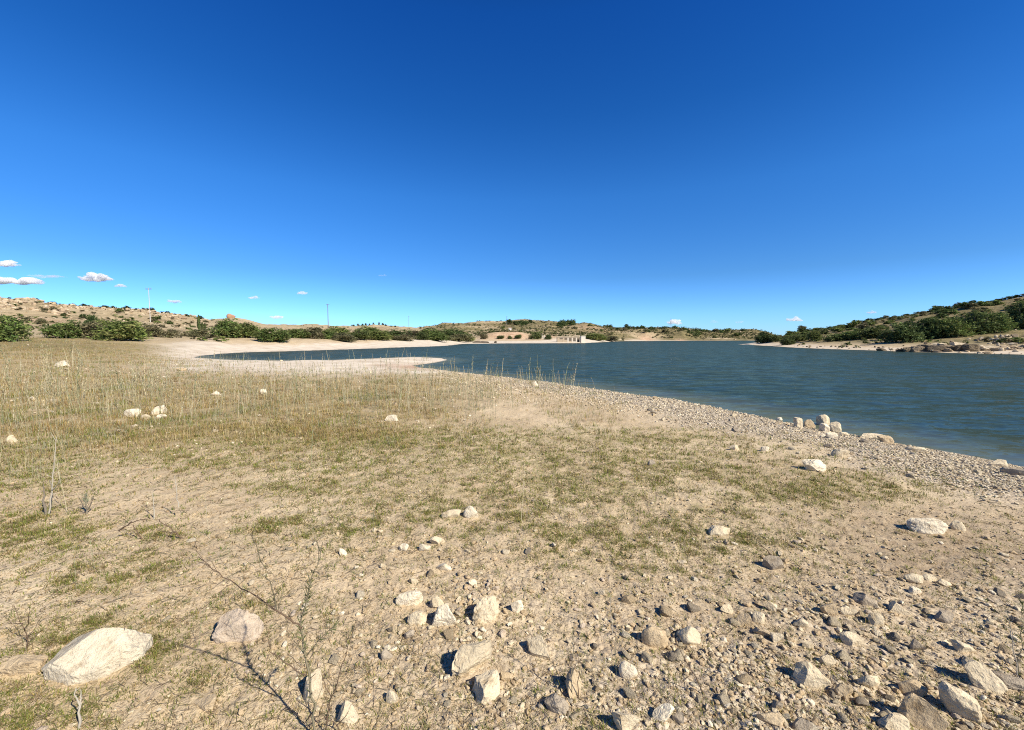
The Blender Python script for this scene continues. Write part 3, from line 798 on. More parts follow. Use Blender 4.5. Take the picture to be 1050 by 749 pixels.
def gravel():
    g = np.random.default_rng(9)
    mb_v, mb_f, mb_c, n0 = [], [], [], 0
    def put(x, y, z, S, sub, sink=.15, cols=None):
        nonlocal n0
        k = len(x); var = g.integers(0, 10, k)
        for w in range(10):
            m = var == w
            if not m.any(): continue
            tv_, tf_ = rock_shape(900 + w + 50 * sub, sub, (1, g.uniform(.6, .95), g.uniform(.4, .75)), 9, .12, .36, .8)
            c = m.sum()
            sc = S[m][:, None] * g.uniform(.8, 1.2, (c, 3))
            P = np.stack([x[m], y[m], z[m] + S[m] * sink], -1)
            v, f = stamp(tv_, tf_, P, sc, g.uniform(0, 6.28, c), g.uniform(-.4, .4, c))
            base = np.array([PALE, PALE, SOIL, TAN, WHITE, PALE, PINK, PALE, SOIL, SOIL])[g.integers(0, 10, c)] if cols is None else cols[m]
            base = base * g.uniform(.78, 1.08, (c, 1))
            mb_v.append(v); mb_f.append(f + n0); n0 += len(v); mb_c.append(np.repeat(base, len(tv_), 0))
    # rubble at the lower right, thinning out to the left
    x, y, z, d, u, v, t = img_scatter(g, 76000, 250, 1480, 545, 860, .9)
    w = blobs(u, v, [(860, 740, 340, 130, 1), (560, 730, 180, 90, .55), (1020, 650, 170, 60, .6), (500, 650, 170, 60, .55), (440, 560, 120, 40, .2)]) + .06
    cl = .22 + 1.3 * np.clip(fbm2(x * 2.2, y * 2.2, 3) + .2, 0, 1)
    keep = (g.uniform(0, 1, len(x)) < w * cl * .85) & (d > .1) & clear_big(x, y)
    x, y, z, t = x[keep], y[keep], z[keep], t[keep]
    S = .006 + .034 * g.uniform(0, 1, len(x)) ** 3.2
    S *= np.clip(t / 2.2, .8, 1.8)
    big = S > .02
    put(x[big], y[big], z[big], S[big], 2)
    put(x[~big], y[~big], z[~big], S[~big], 1)
    # grit over all the bare ground
    x, y, z, d, u, v, t = img_scatter(g, 100000, -200, 1450, 455, 860, .75)
    keep = (g.uniform(0, 1, len(x)) < .40 + .7 * np.clip(fbm2(x * 1.3 + 8, y * 1.3, 3), 0, 1)) & (d > .1)
    x, y, z, t = x[keep], y[keep], z[keep], t[keep]
    S = (.005 + .014 * g.uniform(0, 1, len(x)) ** 3) * np.clip(t / 2.2, .8, 3)
    cc_ = np.array([SOIL, SOIL, (.52, .43, .28), (.33, .255, .155), (.40, .31, .19), PALE])[g.integers(0, 6, len(x))]
    put(x, y, z, S, 1, .12, cc_)
    # shoreline strip
    n = 120000
    us = g.uniform(440, 1300, n); vv = np.interp(us, [440, 480, 560, 600, 700, 800, 900, 1050, 1300], [379, 383, 392, 398, 412, 433, 452, 480, 545])
    off = g.uniform(0, 1, n) ** 1.15 * np.interp(us, [440, 560, 700, 900, 1050, 1300], [14, 42, 66, 70, 74, 95])
    a = (us - CU) / F; b = -(vv - 1.5 + off - CV) / F; dz = -st + b * ct
    t = (CAMZ + .4) / -dz
    for _ in range(3):
        x = a * t; y = (ct + b * st) * t; z, d, zt = height(x, y, True); t = (CAMZ - np.maximum(z, WL)) / -dz
    pr = sstep(1, 1.35, t / 10) * .18 * (d < 7) + sstep(5.2, 2.0, d * np.interp(t, [5, 8, 16, 22], [1.35, 1.15, .85, .75]) + 1.1 * fbm2(x * .6, y * .6, 3)) * np.interp(us, [440, 540, 620], [.25, .6, 1])
    keep = (d > -.12) & (g.uniform(0, 1, n) < pr * .8)
    x, y, z, t = x[keep], y[keep], z[keep], t[keep]
    S = .013 + .055 * g.uniform(0, 1, len(x)) ** 3.5
    S *= np.clip(t / 10, .75, 1.3)
    cols = np.array([PALE, WHITE, PALE, TAN, PALE, GREY, PALE, WHITE])[g.integers(0, 8, len(x))]
    put(x, y, z, S, 1, .2, cols)
    # pale stones dotting the meadow and the far banks
    x, y, z, d, u, v, t = img_scatter(g, 2600, -100, 520, 362, 470, .8)
    keep = (d > .2) & (g.uniform(0, 1, len(x)) < .35 + .5 * np.clip(fbm2(x * .4, y * .4, 2), 0, 1))
    x, y, z, t = x[keep], y[keep], z[keep], t[keep]
    put(x, y, z, (.8 + 2.2 * g.uniform(0, 1, len(x)) ** 3) * t / F, 1, .2, np.array([WHITE, PALE])[g.integers(0, 2, len(x))])
    me = np_mesh('gravel', np.concatenate(mb_v), np.concatenate(mb_f), M_rock, np.concatenate(mb_c), False)
    tag(link('gravel', me), 'pale limestone gravel and grit strewn over the shore', None, None, 'stuff')
def clear_big(x, y):
    b = hero_xy[hero_xy[:, 2] > .04]
    return ((np.hypot(b[:, 0][None] - x[:, None], b[:, 1][None] - y[:, None]) - b[:, 2][None] * .85) > 0).all(1)
gravel()

# ------------------------------------------------------------------ ground cover
def blades(g, x, y, z, nb, rad, hgt, wid, lean, palette, wts, tip=1.15):
    """short bent blades, nb per tuft, as one mesh chunk"""
    n = len(x)
    idx = np.repeat(np.arange(n), nb); m = len(idx)
    a = g.uniform(0, 6.28, m); r0 = rad[idx] * np.sqrt(g.uniform(0, 1, m)); 
    bx = x[idx] + np.cos(a) * r0; by = y[idx] + np.sin(a) * r0; bz = z[idx] - .003
    az = a + g.normal(0, .9, m); L = hgt[idx] * g.uniform(.5, 1.2, m); le = np.clip(lean + g.normal(0, .3, m), .05, 1.45)
    dx, dy = np.cos(az), np.sin(az); wx, wy = -dy, dx
    w = wid[idx] * g.uniform(.6, 1.3, m)
    h1, o1 = L * .55 * np.cos(le * .6), L * .55 * np.sin(le * .6)
    h2, o2 = h1 + L * .45 * np.cos(np.minimum(le * 1.35, 1.7)), o1 + L * .45 * np.sin(np.minimum(le * 1.35, 1.7))
    V = np.empty((m, 5, 3))
    for q, (o_, h_, ww) in enumerate([(0, 0, -1), (0, 0, 1), (o1, h1, -.7), (o1, h1, .7), (o2, h2, 0)]):
        V[:, q, 0] = bx + dx * o_ + wx * w * .5 * ww; V[:, q, 1] = by + dy * o_ + wy * w * .5 * ww; V[:, q, 2] = bz + h_
    k = np.arange(m)[:, None] * 5
    Q = k + np.array([0, 1, 3, 2]); T = k + np.array([2, 3, 4])
    pal = np.array(palette); tc = g.choice(len(pal), n, p=np.array(wts) / sum(wts))
    bc = np.where(g.uniform(0, 1, m) < .75, tc[idx], g.choice(len(pal), m, p=np.array(wts) / sum(wts)))
    C = pal[bc] * g.uniform(.75, 1.2, (m, 1))
    return V.reshape(-1, 3), Q, T, np.repeat(C, 5, 0)

OLIVE, GRN, STRAW, GOLD, BRN, GREYG = (.225, .235, .05), (.145, .185, .038), (.50, .42, .23), (.37, .275, .10), (.19, .135, .065), (.31, .32, .20)
RUST = (.33, .205, .085)
def merge(name, chunks, mat):
    v, q, t, c, n = [], [], [], [], 0
    for a in chunks:
        v.append(a[0]); q.append(a[1] + n); t.append(a[2] + n); c.append(a[3]); n += len(a[0])
    return np_mesh(name, np.concatenate(v), [np.concatenate(q), np.concatenate(t)], mat, np.concatenate(c))

def turf():
    g = np.random.default_rng(21); ch = []
    x, y, z, d, u, v, t = img_scatter(g, 230000, -160, 1200, 400, 850, 1.05)
    gz_ = np.where(y < .9, .3, zone_green(x, y, np.where(y < .9, 0, z)))
    nz = fbm2(x * 2.6, y * 2.6, 4, .6); nf = fbm2(x * .7 + 4, y * .7, 3)
    n5 = fbm2(x * 7, y * 9, 2)
    p = sstep(0, .5, gz_) * (.14 + .78 * sstep(-.16, .24, .9 * nz + .3 * nf + .85 * n5 + .5 * (gz_ - .6))) + .03
    p = np.maximum(p, .045)
    p *= 1 - .9 * sstep(2.4, 1.2, d)
    keep = (g.uniform(0, 1, len(x)) < p) & (d > .5) & clear_big(x, y)
    x, y, z, t, u = x[keep], y[keep], z[keep], t[keep], u[keep]
    s = np.clip(t / 3.0, .75, 2.4)
    near = t < 4.0
    for m, nb in ((near, 11), (~near, 7)):
        if m.any():
            k = m.sum()
            ch.append(blades(g, x[m], y[m], z[m], nb, .030 * s[m] * g.uniform(.5, 1.5, k), .030 * s[m] ** .7 * g.uniform(.5, 1.5, k), .0032 * s[m], .95,
                             [OLIVE, GRN, STRAW, GOLD, BRN], [4.2, 3.0, 1.2, 1.2, 2.6]))
    tag(link('turf', merge('turf', ch, M_grass)), 'low olive turf creeping over the dusty soil', None, None, 'stuff')
turf()

def dry_grass():
    g = np.random.default_rng(22); ch = []
    x, y, z, d, u, v, t = img_scatter(g, 70000, -200, 640, 352, 520, 1.05)
    p = zone_dry(x, y, z, d) * sstep(-.3, .3, fbm2(x * .9, y * .9, 4, .6) + .06) * .95
    strip = .22 * sstep(420, 500, u) * sstep(660, 600, u) * (d > .5) * (d < 6)
    p = np.maximum(p, strip)
    keep = (g.uniform(0, 1, len(x)) < p) & (d > .5) & (y < 58)
    x, y, z, t = x[keep], y[keep], z[keep], t[keep]
    y2 = g.uniform(25, 57, 16000); x2 = y2 * (g.uniform(-120, 330, 16000) - CU) / F          # the far side of the meadow, up to the shrubs
    z2, d2, _ = height(x2, y2, True); u2, v2, _ = proj(x2, y2, z2)
    k2 = (g.uniform(0, 1, 16000) < sstep(250, 150, u2 + (y2 - 30) * 2) * (.25 + .9 * sstep(-.2, .3, fbm2(x2 * .35, y2 * .35, 3)))) & (d2 > 2)
    x, y, z, t = (np.concatenate([a_, b_[k2]]) for a_, b_ in ((x, x2), (y, y2), (z, z2), (t, y2))); k = len(x)
    s = np.clip(t / 6, .7, 3.0)
    pn = fbm2(x * .55 + 11, y * .4, 3) + g.normal(0, .12, k)
    for m, pal, wt in ((pn < -.08, [GOLD, STRAW, BRN, OLIVE], [3, 3, 1.2, .6]), ((pn >= -.08) & (pn < .14), [RUST, GOLD, BRN, STRAW, OLIVE], [3, 2, 2, 1.2, 1]),
                       (pn >= .14, [OLIVE, GREYG, GRN, GOLD, BRN], [3, 2.2, 1, 1, 1])):
        q = m.sum()
        if q: ch.append(blades(g, x[m], y[m], z[m], 6, .06 * s[m], .085 * s[m] ** .35 * g.uniform(.35, 1.8, q), .0045 * s[m], .6, pal, wt))
    tag(link('dry_grass', merge('dry_grass', ch, M_grass)), 'golden brown dry grass of the meadow', None, None, 'stuff')
dry_grass()

def twig_litter():
    g = np.random.default_rng(23)
    x, y, z, d, u, v, t = img_scatter(g, 11000, -150, 1150, 450, 850, .85)
    keep = (d > .6) & (g.uniform(0, 1, len(x)) < .35 + .65 * sstep(700, 300, u)) & clear_big(x, y)
    x, y, z, t = x[keep], y[keep], z[keep], t[keep]
    mb = MB()
    for q in range(len(x)):
        L = g.uniform(.02, .10) * min(2.0, t[q] / 2.4); a = g.uniform(0, 6.28); up = g.uniform(0, .5) ** 2 * L
        p0 = np.array((x[q], y[q], z[q] + .003)); dr = np.array((math.cos(a), math.sin(a), 0))
        sd = np.array((-dr[1], dr[0], 0)) * g.normal(0, .12) * L
        c = np.array([(.10, .075, .05), (.19, .145, .10), (.34, .27, .18), (.13, .12, .06)][g.integers(0, 4)])
        mb.tube([p0, p0 + dr * L * .5 + sd + (0, 0, up * .6 + .002), p0 + dr * L + (0, 0, up)], [.0012 * min(2.2, t[q] / 2.2), .001 * min(2.2, t[q] / 2.2), .0005], 3, c)
    tag(link('twig_litter', mb.mesh('twig_litter', M_stalk)), 'broken dry twigs littering the soil', None, None, 'stuff')
twig_litter()

# ------------------------------------------------------------------ tall dry stalks
def stalk_template(seed, H=1.0, r=.006, leafy=.6):
    g = np.random.default_rng(seed); mb = MB()
    n = 6; bend = g.normal(0, .05, 2)
    zz = np.linspace(0, 1, n)
    pts = np.stack([bend[0] * zz ** 2 + g.normal(0, .006, n), bend[1] * zz ** 2 + g.normal(0, .006, n), zz], -1) * H
    pts[0, :2] = 0
    base = np.array([(.33, .33, .20), (.47, .41, .25), (.25, .27, .15), (.54, .49, .33), (.40, .36, .22)][seed % 5])
    mb.tube(pts, np.linspace(r, r * .35, n), 3, base)
    for k in range(int(g.integers(5, 15) * leafy)):
        h = g.uniform(.25, .97); p = np.array([np.interp(h, zz, pts[:, q]) for q in range(3)])
        a = g.uniform(0, 6.28); L = g.uniform(.05, .16) * H * (1.25 - h)
        e = g.uniform(.5, 1.2); dv = np.array((math.cos(a) * math.cos(e), math.sin(a) * math.cos(e), math.sin(e)))
        w = np.array((-math.sin(a), math.cos(a), 0)) * r * 1.1
        mb.add([p - w, p + w, p + dv * L * .5 + w * .9, p + dv * L * .5 - w * .9], np.array([[0, 1, 2, 3]]), base * g.uniform(.7, 1.15))
        mb.add([p + dv * L * .5 - w * .9, p + dv * L * .5 + w * .9, p + dv * L], np.array([[0, 1, 2]]), base * g.uniform(.7, 1.15))
    return mb

def stalks():
    g = np.random.default_rng(31)
    T = [stalk_template(60 + k, 1, .0062, 1.5) for k in range(12)]
    ME = [t_.mesh('dry_stalk', M_stalk) for t_ in T]
    # the field
    x, y, z, d, u, v, t = img_scatter(g, 22000, -150, 660, 360, 500, .95)
    den = np.maximum(sstep(450, 405, v), .45 * sstep(150, 60, u) * sstep(510, 470, v)) * np.maximum(sstep(600, 470, u), .0) * (.35 + .9 * np.clip(fbm2(x * .5, y * .5, 3) + .25, 0, 1))
    reed = 1.1 * sstep(430, 470, u) * sstep(635, 560, u) * (d > .15) * (d < 2.5)
    p = np.maximum(den, reed) * (d > .3) * (y < 54)
    p *= 1 - .8 * blobs(u, v, [(560, 425, 80, 14, 1), (330, 372, 120, 5, .9)])
    keep = g.uniform(0, 1, len(x)) < p * .72
    x, y, z, t, u, d = x[keep], y[keep], z[keep], t[keep], u[keep], d[keep]
    H = g.uniform(.22, .62, len(x)) * np.where(g.uniform(0, 1, len(x)) < .25, 1.75, 1.0)
    H *= np.where((u > 440) & (d < 3.0), 1.0, .92)
    H *= 1.06 * (1 - .55 * sstep(430, 470, v[keep]))
    H *= .75 + .5 * sstep(-.3, .3, fbm2(x * .9 + 30, y * .9, 2))
    H = np.minimum(H, g.uniform(20, 34, len(x)) * t / F)
    th = np.clip(t / 9, .8, 1.7)
    app = H / t
    order = np.argsort(-app)
    n_ind = 215
    for q in order[:n_ind]:
        k = g.integers(0, 12)
        o = link('dry_stalk', ME[k], None, (x[q], y[q], z[q] - .01), (g.normal(0, .11), g.normal(0, .11), g.uniform(0, 6.28)), (H[q] * th[q] * .9, H[q] * th[q] * .9, H[q]))
        lab = 'tall grey-green dry stalk standing by the water edge' if (u[q] > 440 and d[q] < 3.0) else 'tall dry weed stalk standing in the golden meadow'
        tag(o, lab, 'weed stalk', 'dry weed stalks')
    ch = []
    rest = order[n_ind:]; kk = g.integers(0, 12, len(rest))
    V, Q, TT_, C, n0 = [], [], [], [], 0
    for k in range(12):
        m = rest[kk == k]
        if not len(m): continue
        tvs = np.concatenate(T[k].v); tc = np.concatenate(T[k].c)
        S = np.stack([H[m] * th[m], H[m] * th[m], H[m]], -1); P = np.stack([x[m], y[m], z[m] - .01], -1); rz = g.uniform(0, 6.28, len(m)); tl = np.abs(g.normal(0, .16, len(m)))
        v1, q1 = stamp(tvs, np.concatenate(T[k].q), P, S, rz, tl)
        _, t1 = stamp(tvs, np.concatenate(T[k].t), P, S, rz, tl)
        V.append(v1); Q.append(q1 + n0); TT_.append(t1 + n0); n0 += len(v1)
        C.append((tc[None] * g.uniform(.75, 1.2, (len(m), 1, 1))).reshape(-1, 3))
    me = np_mesh('stalk_field', np.concatenate(V), [np.concatenate(Q), np.concatenate(TT_)], M_stalk, np.concatenate(C))
    tag(link('weed_field', me), 'dense field of grey-green dry weed stalks', None, None, 'stuff')
    # sparse single stems on the near ground
    us = g.uniform(20, 1040, 70); vs = g.uniform(470, 700, 70)
    fx, fy, fz, ft = ground_at(us, vs)
    for q in range(70):
        if shore_d(fx[q:q + 1], fy[q:q + 1])[0] < 1.6 or (us[q] > 640 and vs[q] < 540): continue
        h = g.uniform(22, 62) * ft[q] / F * (.8 + .3 * (vs[q] < 560)); k = g.integers(0, 12); w = .55
        o = link('dry_stalk', ME[k], None, (fx[q], fy[q], fz[q] - .01), (g.normal(0, .06), g.normal(0, .06), g.uniform(0, 6.28)), (h * w, h * w, h))
        tag(o, 'thin bare dry stem standing alone on the near soil', 'weed stalk', 'dry weed stalks')
stalks()

# ------------------------------------------------------------------ branching dry plants close by
def plant(name, label, base_uv, stems, leaf_segs=(), jit=.03, seed=1, tone=(.26, .22, .155), cat='dry plant'):
    """stems: (pixel polyline, base radius, tone, side twig count); the plant stands at the depth of its foot"""
    g = np.random.default_rng(seed)
    bx, by, bz, bt = ground_at([base_uv[0]], [base_uv[1]]); bx, by, bz = float(bx[0]), float(by[0]), float(bz[0])
    root = link(name, None, None, (bx, by, bz)); root.empty_display_size = .1
    tag(root, label, cat)
    off = Vector((bx, by, bz))
    allp = []
    for si, (pl, rad, tn, nt) in enumerate(stems):
        dy = g.normal(0, jit, 2) if si else (0, 0)
        pts = []
        for k, (u, v) in enumerate(pl):
            f = k / max(1, len(pl) - 1)
            pts.append(at_depth(u, v, by + dy[0] * f * 2 + (dy[1] * f if si else 0)) - off)
        if si == 0: pts[0] = Vector((0, 0, -.02))
        # finer, wobbly line
        P = []
        for a, b in zip(pts[:-1], pts[1:]):
            for w in (0, .34, .67): P.append(a.lerp(b, w) + Vector(g.normal(0, .003, 3)))
        P.append(pts[-1])
        mb = MB(); mb.tube(P, np.linspace(rad, rad * .32, len(P)), 6, tn)
        ar = np.array([tuple(p) for p in P]); main = ar[-1] - ar[0]; Ltot = np.linalg.norm(main)
        for _ in range(nt):
            k = int(g.integers(1, len(P) - 1)); p = ar[k] + (ar[k + 1] - ar[k]) * g.uniform()
            dr = (ar[k + 1] - ar[k]); dr /= np.linalg.norm(dr) + 1e-9
            sd = g.normal(size=3); sd[1] *= .6; sd -= dr * (sd @ dr); sd /= np.linalg.norm(sd)
            L = Ltot * g.uniform(.05, .16); e = p + (dr * g.uniform(.4, 1) + sd * g.uniform(.35, .8)) * L
            md = (p + e) / 2 + g.normal(0, .004, 3)
            mb.tube([p, md, e], [rad * .38, rad * .28, rad * .14], 4, np.array(tn) * g.uniform(.75, 1.1))
        link('stem' if si == 0 else 'branch', mb.mesh('stem' if si == 0 else 'branch', M_bark, True), root)
        allp.append(ar)
    if leaf_segs:
        mb = MB()
        for (si, f0, f1, n, L0, tn) in leaf_segs:
            ar = allp[si]; s = np.linspace(0, 1, len(ar))
            for _ in range(n):
                f = g.uniform(f0, f1); p = np.array([np.interp(f, s, ar[:, q]) for q in range(3)])
                f2 = min(1, f + .05); dr = np.array([np.interp(f2, s, ar[:, q]) for q in range(3)]) - np.array([np.interp(max(0, f - .05), s, ar[:, q]) for q in range(3)]); dr /= np.linalg.norm(dr)
                sd = g.normal(size=3); sd -= dr * (sd @ dr); sd /= np.linalg.norm(sd)
                L = L0 * g.uniform(.6, 1.3); d1 = dr * .75 + sd * .65; w = np.cross(d1, g.normal(size=3)); w /= np.linalg.norm(w); w *= L * .07
                m = p + d1 * L * .5
                mb.add([p - w * .5, p + w * .5, m + w, m - w], np.array([[0, 1, 2, 3]]), np.array(tn) * g.uniform(.8, 1.2))
                mb.add([m - w, m + w, p + d1 * L], np.array([[0, 1, 2]]), np.array(tn) * g.uniform(.8, 1.2))
        link('foliage', mb.mesh('foliage', M_grass), root)
    return root

BR, GB, PG = (.13, .09, .06), (.21, .185, .12), (.42, .38, .30)
LG = (.12, .14, .055)
plant('twiggy_plant', 'twiggy grey-brown plant with narrow green leaves in front of an upright stone', (324, 756),
      [([(324, 756), (321, 722), (317, 700), (313, 673), (309, 642), (314, 618), (319, 598), (325, 580), (331, 556)], .0046, GB, 24),
       ([(309, 645), (298, 636), (282, 624), (255, 608), (235, 596), (218, 583), (203, 571)], .0034, BR, 14),
       ([(284, 626), (279, 605), (272, 585), (262, 560), (257, 548)], .0026, GB, 26),
       ([(313, 694), (298, 683), (284, 674), (276, 664), (275, 648)], .0026, BR, 9),
       ([(313, 673), (323, 662), (334, 650), (344, 640)], .0026, GB, 7),
       ([(319, 600), (315, 588), (313, 580)], .0018, GB, 3),
       ([(322, 730), (312, 742), (300, 730), (296, 725)], .0022, BR, 4),
       ([(309, 655), (302, 668), (298, 655)], .0016, BR, 4),
       ([(285, 626), (290, 610), (291, 596)], .0016, GB, 7)],
      [(0, .34, .72, 85, .030, LG), (0, .72, .97, 26, .02, LG), (4, .3, 1, 24, .028, LG), (0, .1, .3, 12, .022, LG), (3, .4, 1, 10, .018, LG)], .03, 3)
plant('twiggy_plant', 'slender dark twig leaning right, next to the leafy twiggy plant', (333, 752),
      [([(333, 752), (338, 720), (348, 692), (357, 662), (365, 636)], .003, BR, 9), ([(340, 716), (332, 700), (329, 690)], .002, BR, 5)],
      [(0, .1, .4, 18, .02, LG)], .02, 4)
plant('twiggy_plant', 'thin fork of dark twigs arching low at the foot of the leafy plant', (352, 752),
      [([(352, 752), (345, 744), (334, 735), (318, 742)], .0026, BR, 6), ([(345, 744), (356, 735), (360, 722)], .002, BR, 5)], (), .02, 5)
plant('twiggy_plant', 'pale split dead stem near the bottom left corner', (80, 748),
      [([(80, 752), (81, 735), (80, 722), (78, 706)], .006, PG, 3), ([(80, 726), (84, 716), (83, 708)], .004, PG, 2)], (), .01, 6)
plant('twiggy_plant', 'reddish bare twig fan left of the big pale slab', (28, 668),
      [([(28, 668), (27, 650), (22, 636), (14, 620)], .0028, BR, 8), ([(27, 655), (36, 645), (44, 630)], .002, BR, 6), ([(26, 648), (31, 636), (30, 622)], .002, BR, 5), ([(22, 640), (12, 640), (4, 632)], .0018, BR, 4)], (), .03, 7)
plant('twiggy_plant', 'two dry stems rising over the front of the big pale slab', (118, 674),
      [([(110, 676), (112, 660), (110, 648)], .0022, BR, 2), ([(127, 674), (126, 655), (128, 640)], .0022, BR, 2)], (), .0, 8)
plant('twiggy_plant', 'grey dead stems with a pale forked tall shoot at the left', (47, 528),
      [([(47, 528), (45, 514), (45, 500)], .012, (.20, .17, .13), 6), ([(50, 528), (53, 505), (54, 488), (56, 468), (58, 448)], .007, PG, 5), ([(53, 503), (60, 496), (62, 490)], .005, PG, 3), ([(53, 500), (51, 492)], .005, PG, 1)], (), .02, 9)
plant('twiggy_plant', 'squat grey weed with a pale fluffy head on bare soil at the left', (89, 527),
      [([(89, 527), (89, 518), (87, 508)], .009, (.22, .19, .14), 16), ([(89, 524), (94, 516), (95, 509)], .006, (.22, .19, .14), 8), ([(89, 524), (84, 517), (82, 511)], .006, (.25, .22, .16), 8)],
      [(0, .5, 1, 40, .05, GREYG)], .03, 10)
plant('twiggy_plant', 'dark forked twig lying on bare soil at the left', (148, 553),
      [([(148, 556), (142, 549), (139, 543), (137, 538)], .006, BR, 6), ([(122, 544), (131, 538), (139, 534), (150, 532)], .006, BR, 10)], (), .03, 11)
plant('twiggy_plant', 'dark dry branch sprawled over bare soil left of centre', (189, 553),
      [([(189, 554), (181, 547), (172, 540), (163, 534)], .006, BR, 10), ([(178, 546), (170, 546), (160, 543)], .004, BR, 5)], (), .03, 12)
plant('twiggy_plant', 'pale thin double stem upright on bare soil at the left', (158, 532),
      [([(158, 534), (157, 518), (157, 503)], .006, PG, 4), ([(183, 520), (182, 508), (180, 495), (179, 488)], .005, PG, 4)], (), .02, 13)
plant('twiggy_plant', 'thin dry stalk clump at the right edge of the rubble', (1046, 700),
      [([(1046, 702), (1042, 670), (1036, 640), (1030, 622)], .0022, PG, 12), ([(1044, 690), (1047, 650), (1049, 618)], .002, GB, 14), ([(1040, 660), (1034, 645), (1026, 636)], .0016, PG, 8)],
      [(1, .4, 1, 30, .03, LG)], .02, 14)
plant('twiggy_plant', 'upright dry double stem in front of the upright tan stone', (594, 716),
      [([(594, 718), (593, 690), (592, 670)], .0024, BR, 3), ([(586, 712), (587, 680), (588, 650), (588, 641)], .0020, GB, 4)], [(1, .4, .9, 14, .016, LG)], .02, 15)
plant('twiggy_plant', 'dry grass-like wisp below the thin turf right of centre', (628, 652),
      [([(628, 655), (627, 630), (625, 606)], .0022, PG, 5), ([(628, 652), (634, 660), (641, 668)], .002, BR, 6), ([(628, 650), (620, 656), (612, 660)], .002, BR, 6)], (), .02, 16)
plant('twiggy_plant', 'thin dark stick lying on soil below the lone grey stone', (795, 571),
      [([(795, 572), (786, 564), (778, 556)], .006, BR, 2), ], (), .0, 17)
plant('twiggy_plant', 'long thin dark stick across stony ground near the bottom', (725, 712),
      [([(725, 714), (712, 695), (700, 672), (690, 652), (680, 634)], .0026, BR, 3)], (), .0, 18)

# ------------------------------------------------------------------ shrubs and trees
def crown(seed, n, leaf, flat=.75, lobes=7, tones=None, core=True):
    """leaf quads in clumps through the volume of a lumpy crown, 1 wide and 1 high, foot at z=0"""
    g = np.random.default_rng(seed)
    lb = []
    for k in range(lobes):
        a = g.uniform(0, 6.28); r = g.uniform(.05, .32)
        lb.append((math.cos(a) * r, math.sin(a) * r, g.uniform(.16, .66), g.uniform(.18, .30)))
    lb.append((0, 0, .42, .34))
    lb = np.array(lb)
    nc = max(14, n // 16)
    L = g.integers(0, len(lb), nc)
    nlow = int(nc * .3)
    dr = g.normal(size=(nc, 3)); dr /= np.linalg.norm(dr, axis=1)[:, None]
    rr = g.uniform(.35, 1.08, nc) ** .55
    cc = lb[L, :3] + dr * (lb[L, 3] * rr)[:, None] * np.array([1, 1, .95])
    cc[:, 2] = np.clip(np.where(cc[:, 2] < .1, g.uniform(.03, .4, nc), cc[:, 2]), .03, 1.05)
    la = g.uniform(0, 6.28, nlow); lr = .46 * np.sqrt(g.uniform(.15, 1, nlow))
    cc[:nlow] = np.stack([np.cos(la) * lr, np.sin(la) * lr, g.uniform(.04, .42, nlow)], -1)
    tones = np.array(tones if tones is not None else [(.075, .092, .030), (.055, .072, .024), (.10, .105, .04), (.13, .12, .055)])
    ct_ = tones[g.integers(0, len(tones), nc)] * g.uniform(.7, 1.3, (nc, 1))
    idx = g.integers(0, nc, n)
    p = cc[idx] + g.normal(0, .045, (n, 3)); p[:, 2] = np.maximum(p[:, 2], .01)
    a = g.normal(size=(n, 3)); a[:, 2] *= .7; a /= np.linalg.norm(a, axis=1)[:, None]
    b = np.cross(a, g.normal(size=(n, 3))); b /= np.linalg.norm(b, axis=1)[:, None]
    s = leaf * g.uniform(.6, 1.5, (n, 1))
    V = np.stack([p - a * s, p + b * s * .55, p + a * s, p - b * s * .55], 1)
    f = np.arange(n)[:, None] * 4 + np.arange(4)
    return V.reshape(-1, 3), f, np.repeat(ct_[idx] * g.uniform(.8, 1.2, (n, 1)), 4, 0)

def stems_mesh(seed, n=7):
    g = np.random.default_rng(seed); mb = MB()
    for k in range(n):
        a = g.uniform(0, 6.28); r = g.uniform(.1, .34)
        mb.tube([(math.cos(a) * .03, math.sin(a) * .03, -.04), (math.cos(a) * r * .5, math.sin(a) * r * .5, .25), (math.cos(a) * r, math.sin(a) * r, g.uniform(.45, .7))], [.022, .014, .006], 5, (.13, .10, .075))
    return mb.mesh('stem', M_bark, True)

GT = [(.14, .19, .05), (.105, .15, .04), (.17, .205, .06), (.20, .21, .075)]
GRT = [(.20, .185, .095), (.15, .145, .075), (.25, .22, .12), (.13, .13, .06)]
DKT = [(.085, .12, .038), (.105, .14, .046), (.135, .165, .055), (.065, .095, .032)]
BIG = [np_mesh('foliage', *crown(200 + k, 5200, .030, tones=(GT if k < 4 else GRT))[:2], M_leaf, crown(200 + k, 5200, .030, tones=(GT if k < 4 else GRT))[2]) for k in range(6)]
DARK = [np_mesh('foliage', *crown(230 + k, 4200, .034, tones=DKT)[:2], M_leaf, crown(230 + k, 4200, .034, tones=DKT)[2]) for k in range(3)]
SML = []
for k in range(9):
    v, f, c = crown(260 + k, 900, .060, lobes=6, tones=(GT, DKT, GRT)[k % 3]); SML.append(np_mesh('shrub', v, f, M_leaf, c))
STEM = [stems_mesh(290 + k) for k in range(3)]

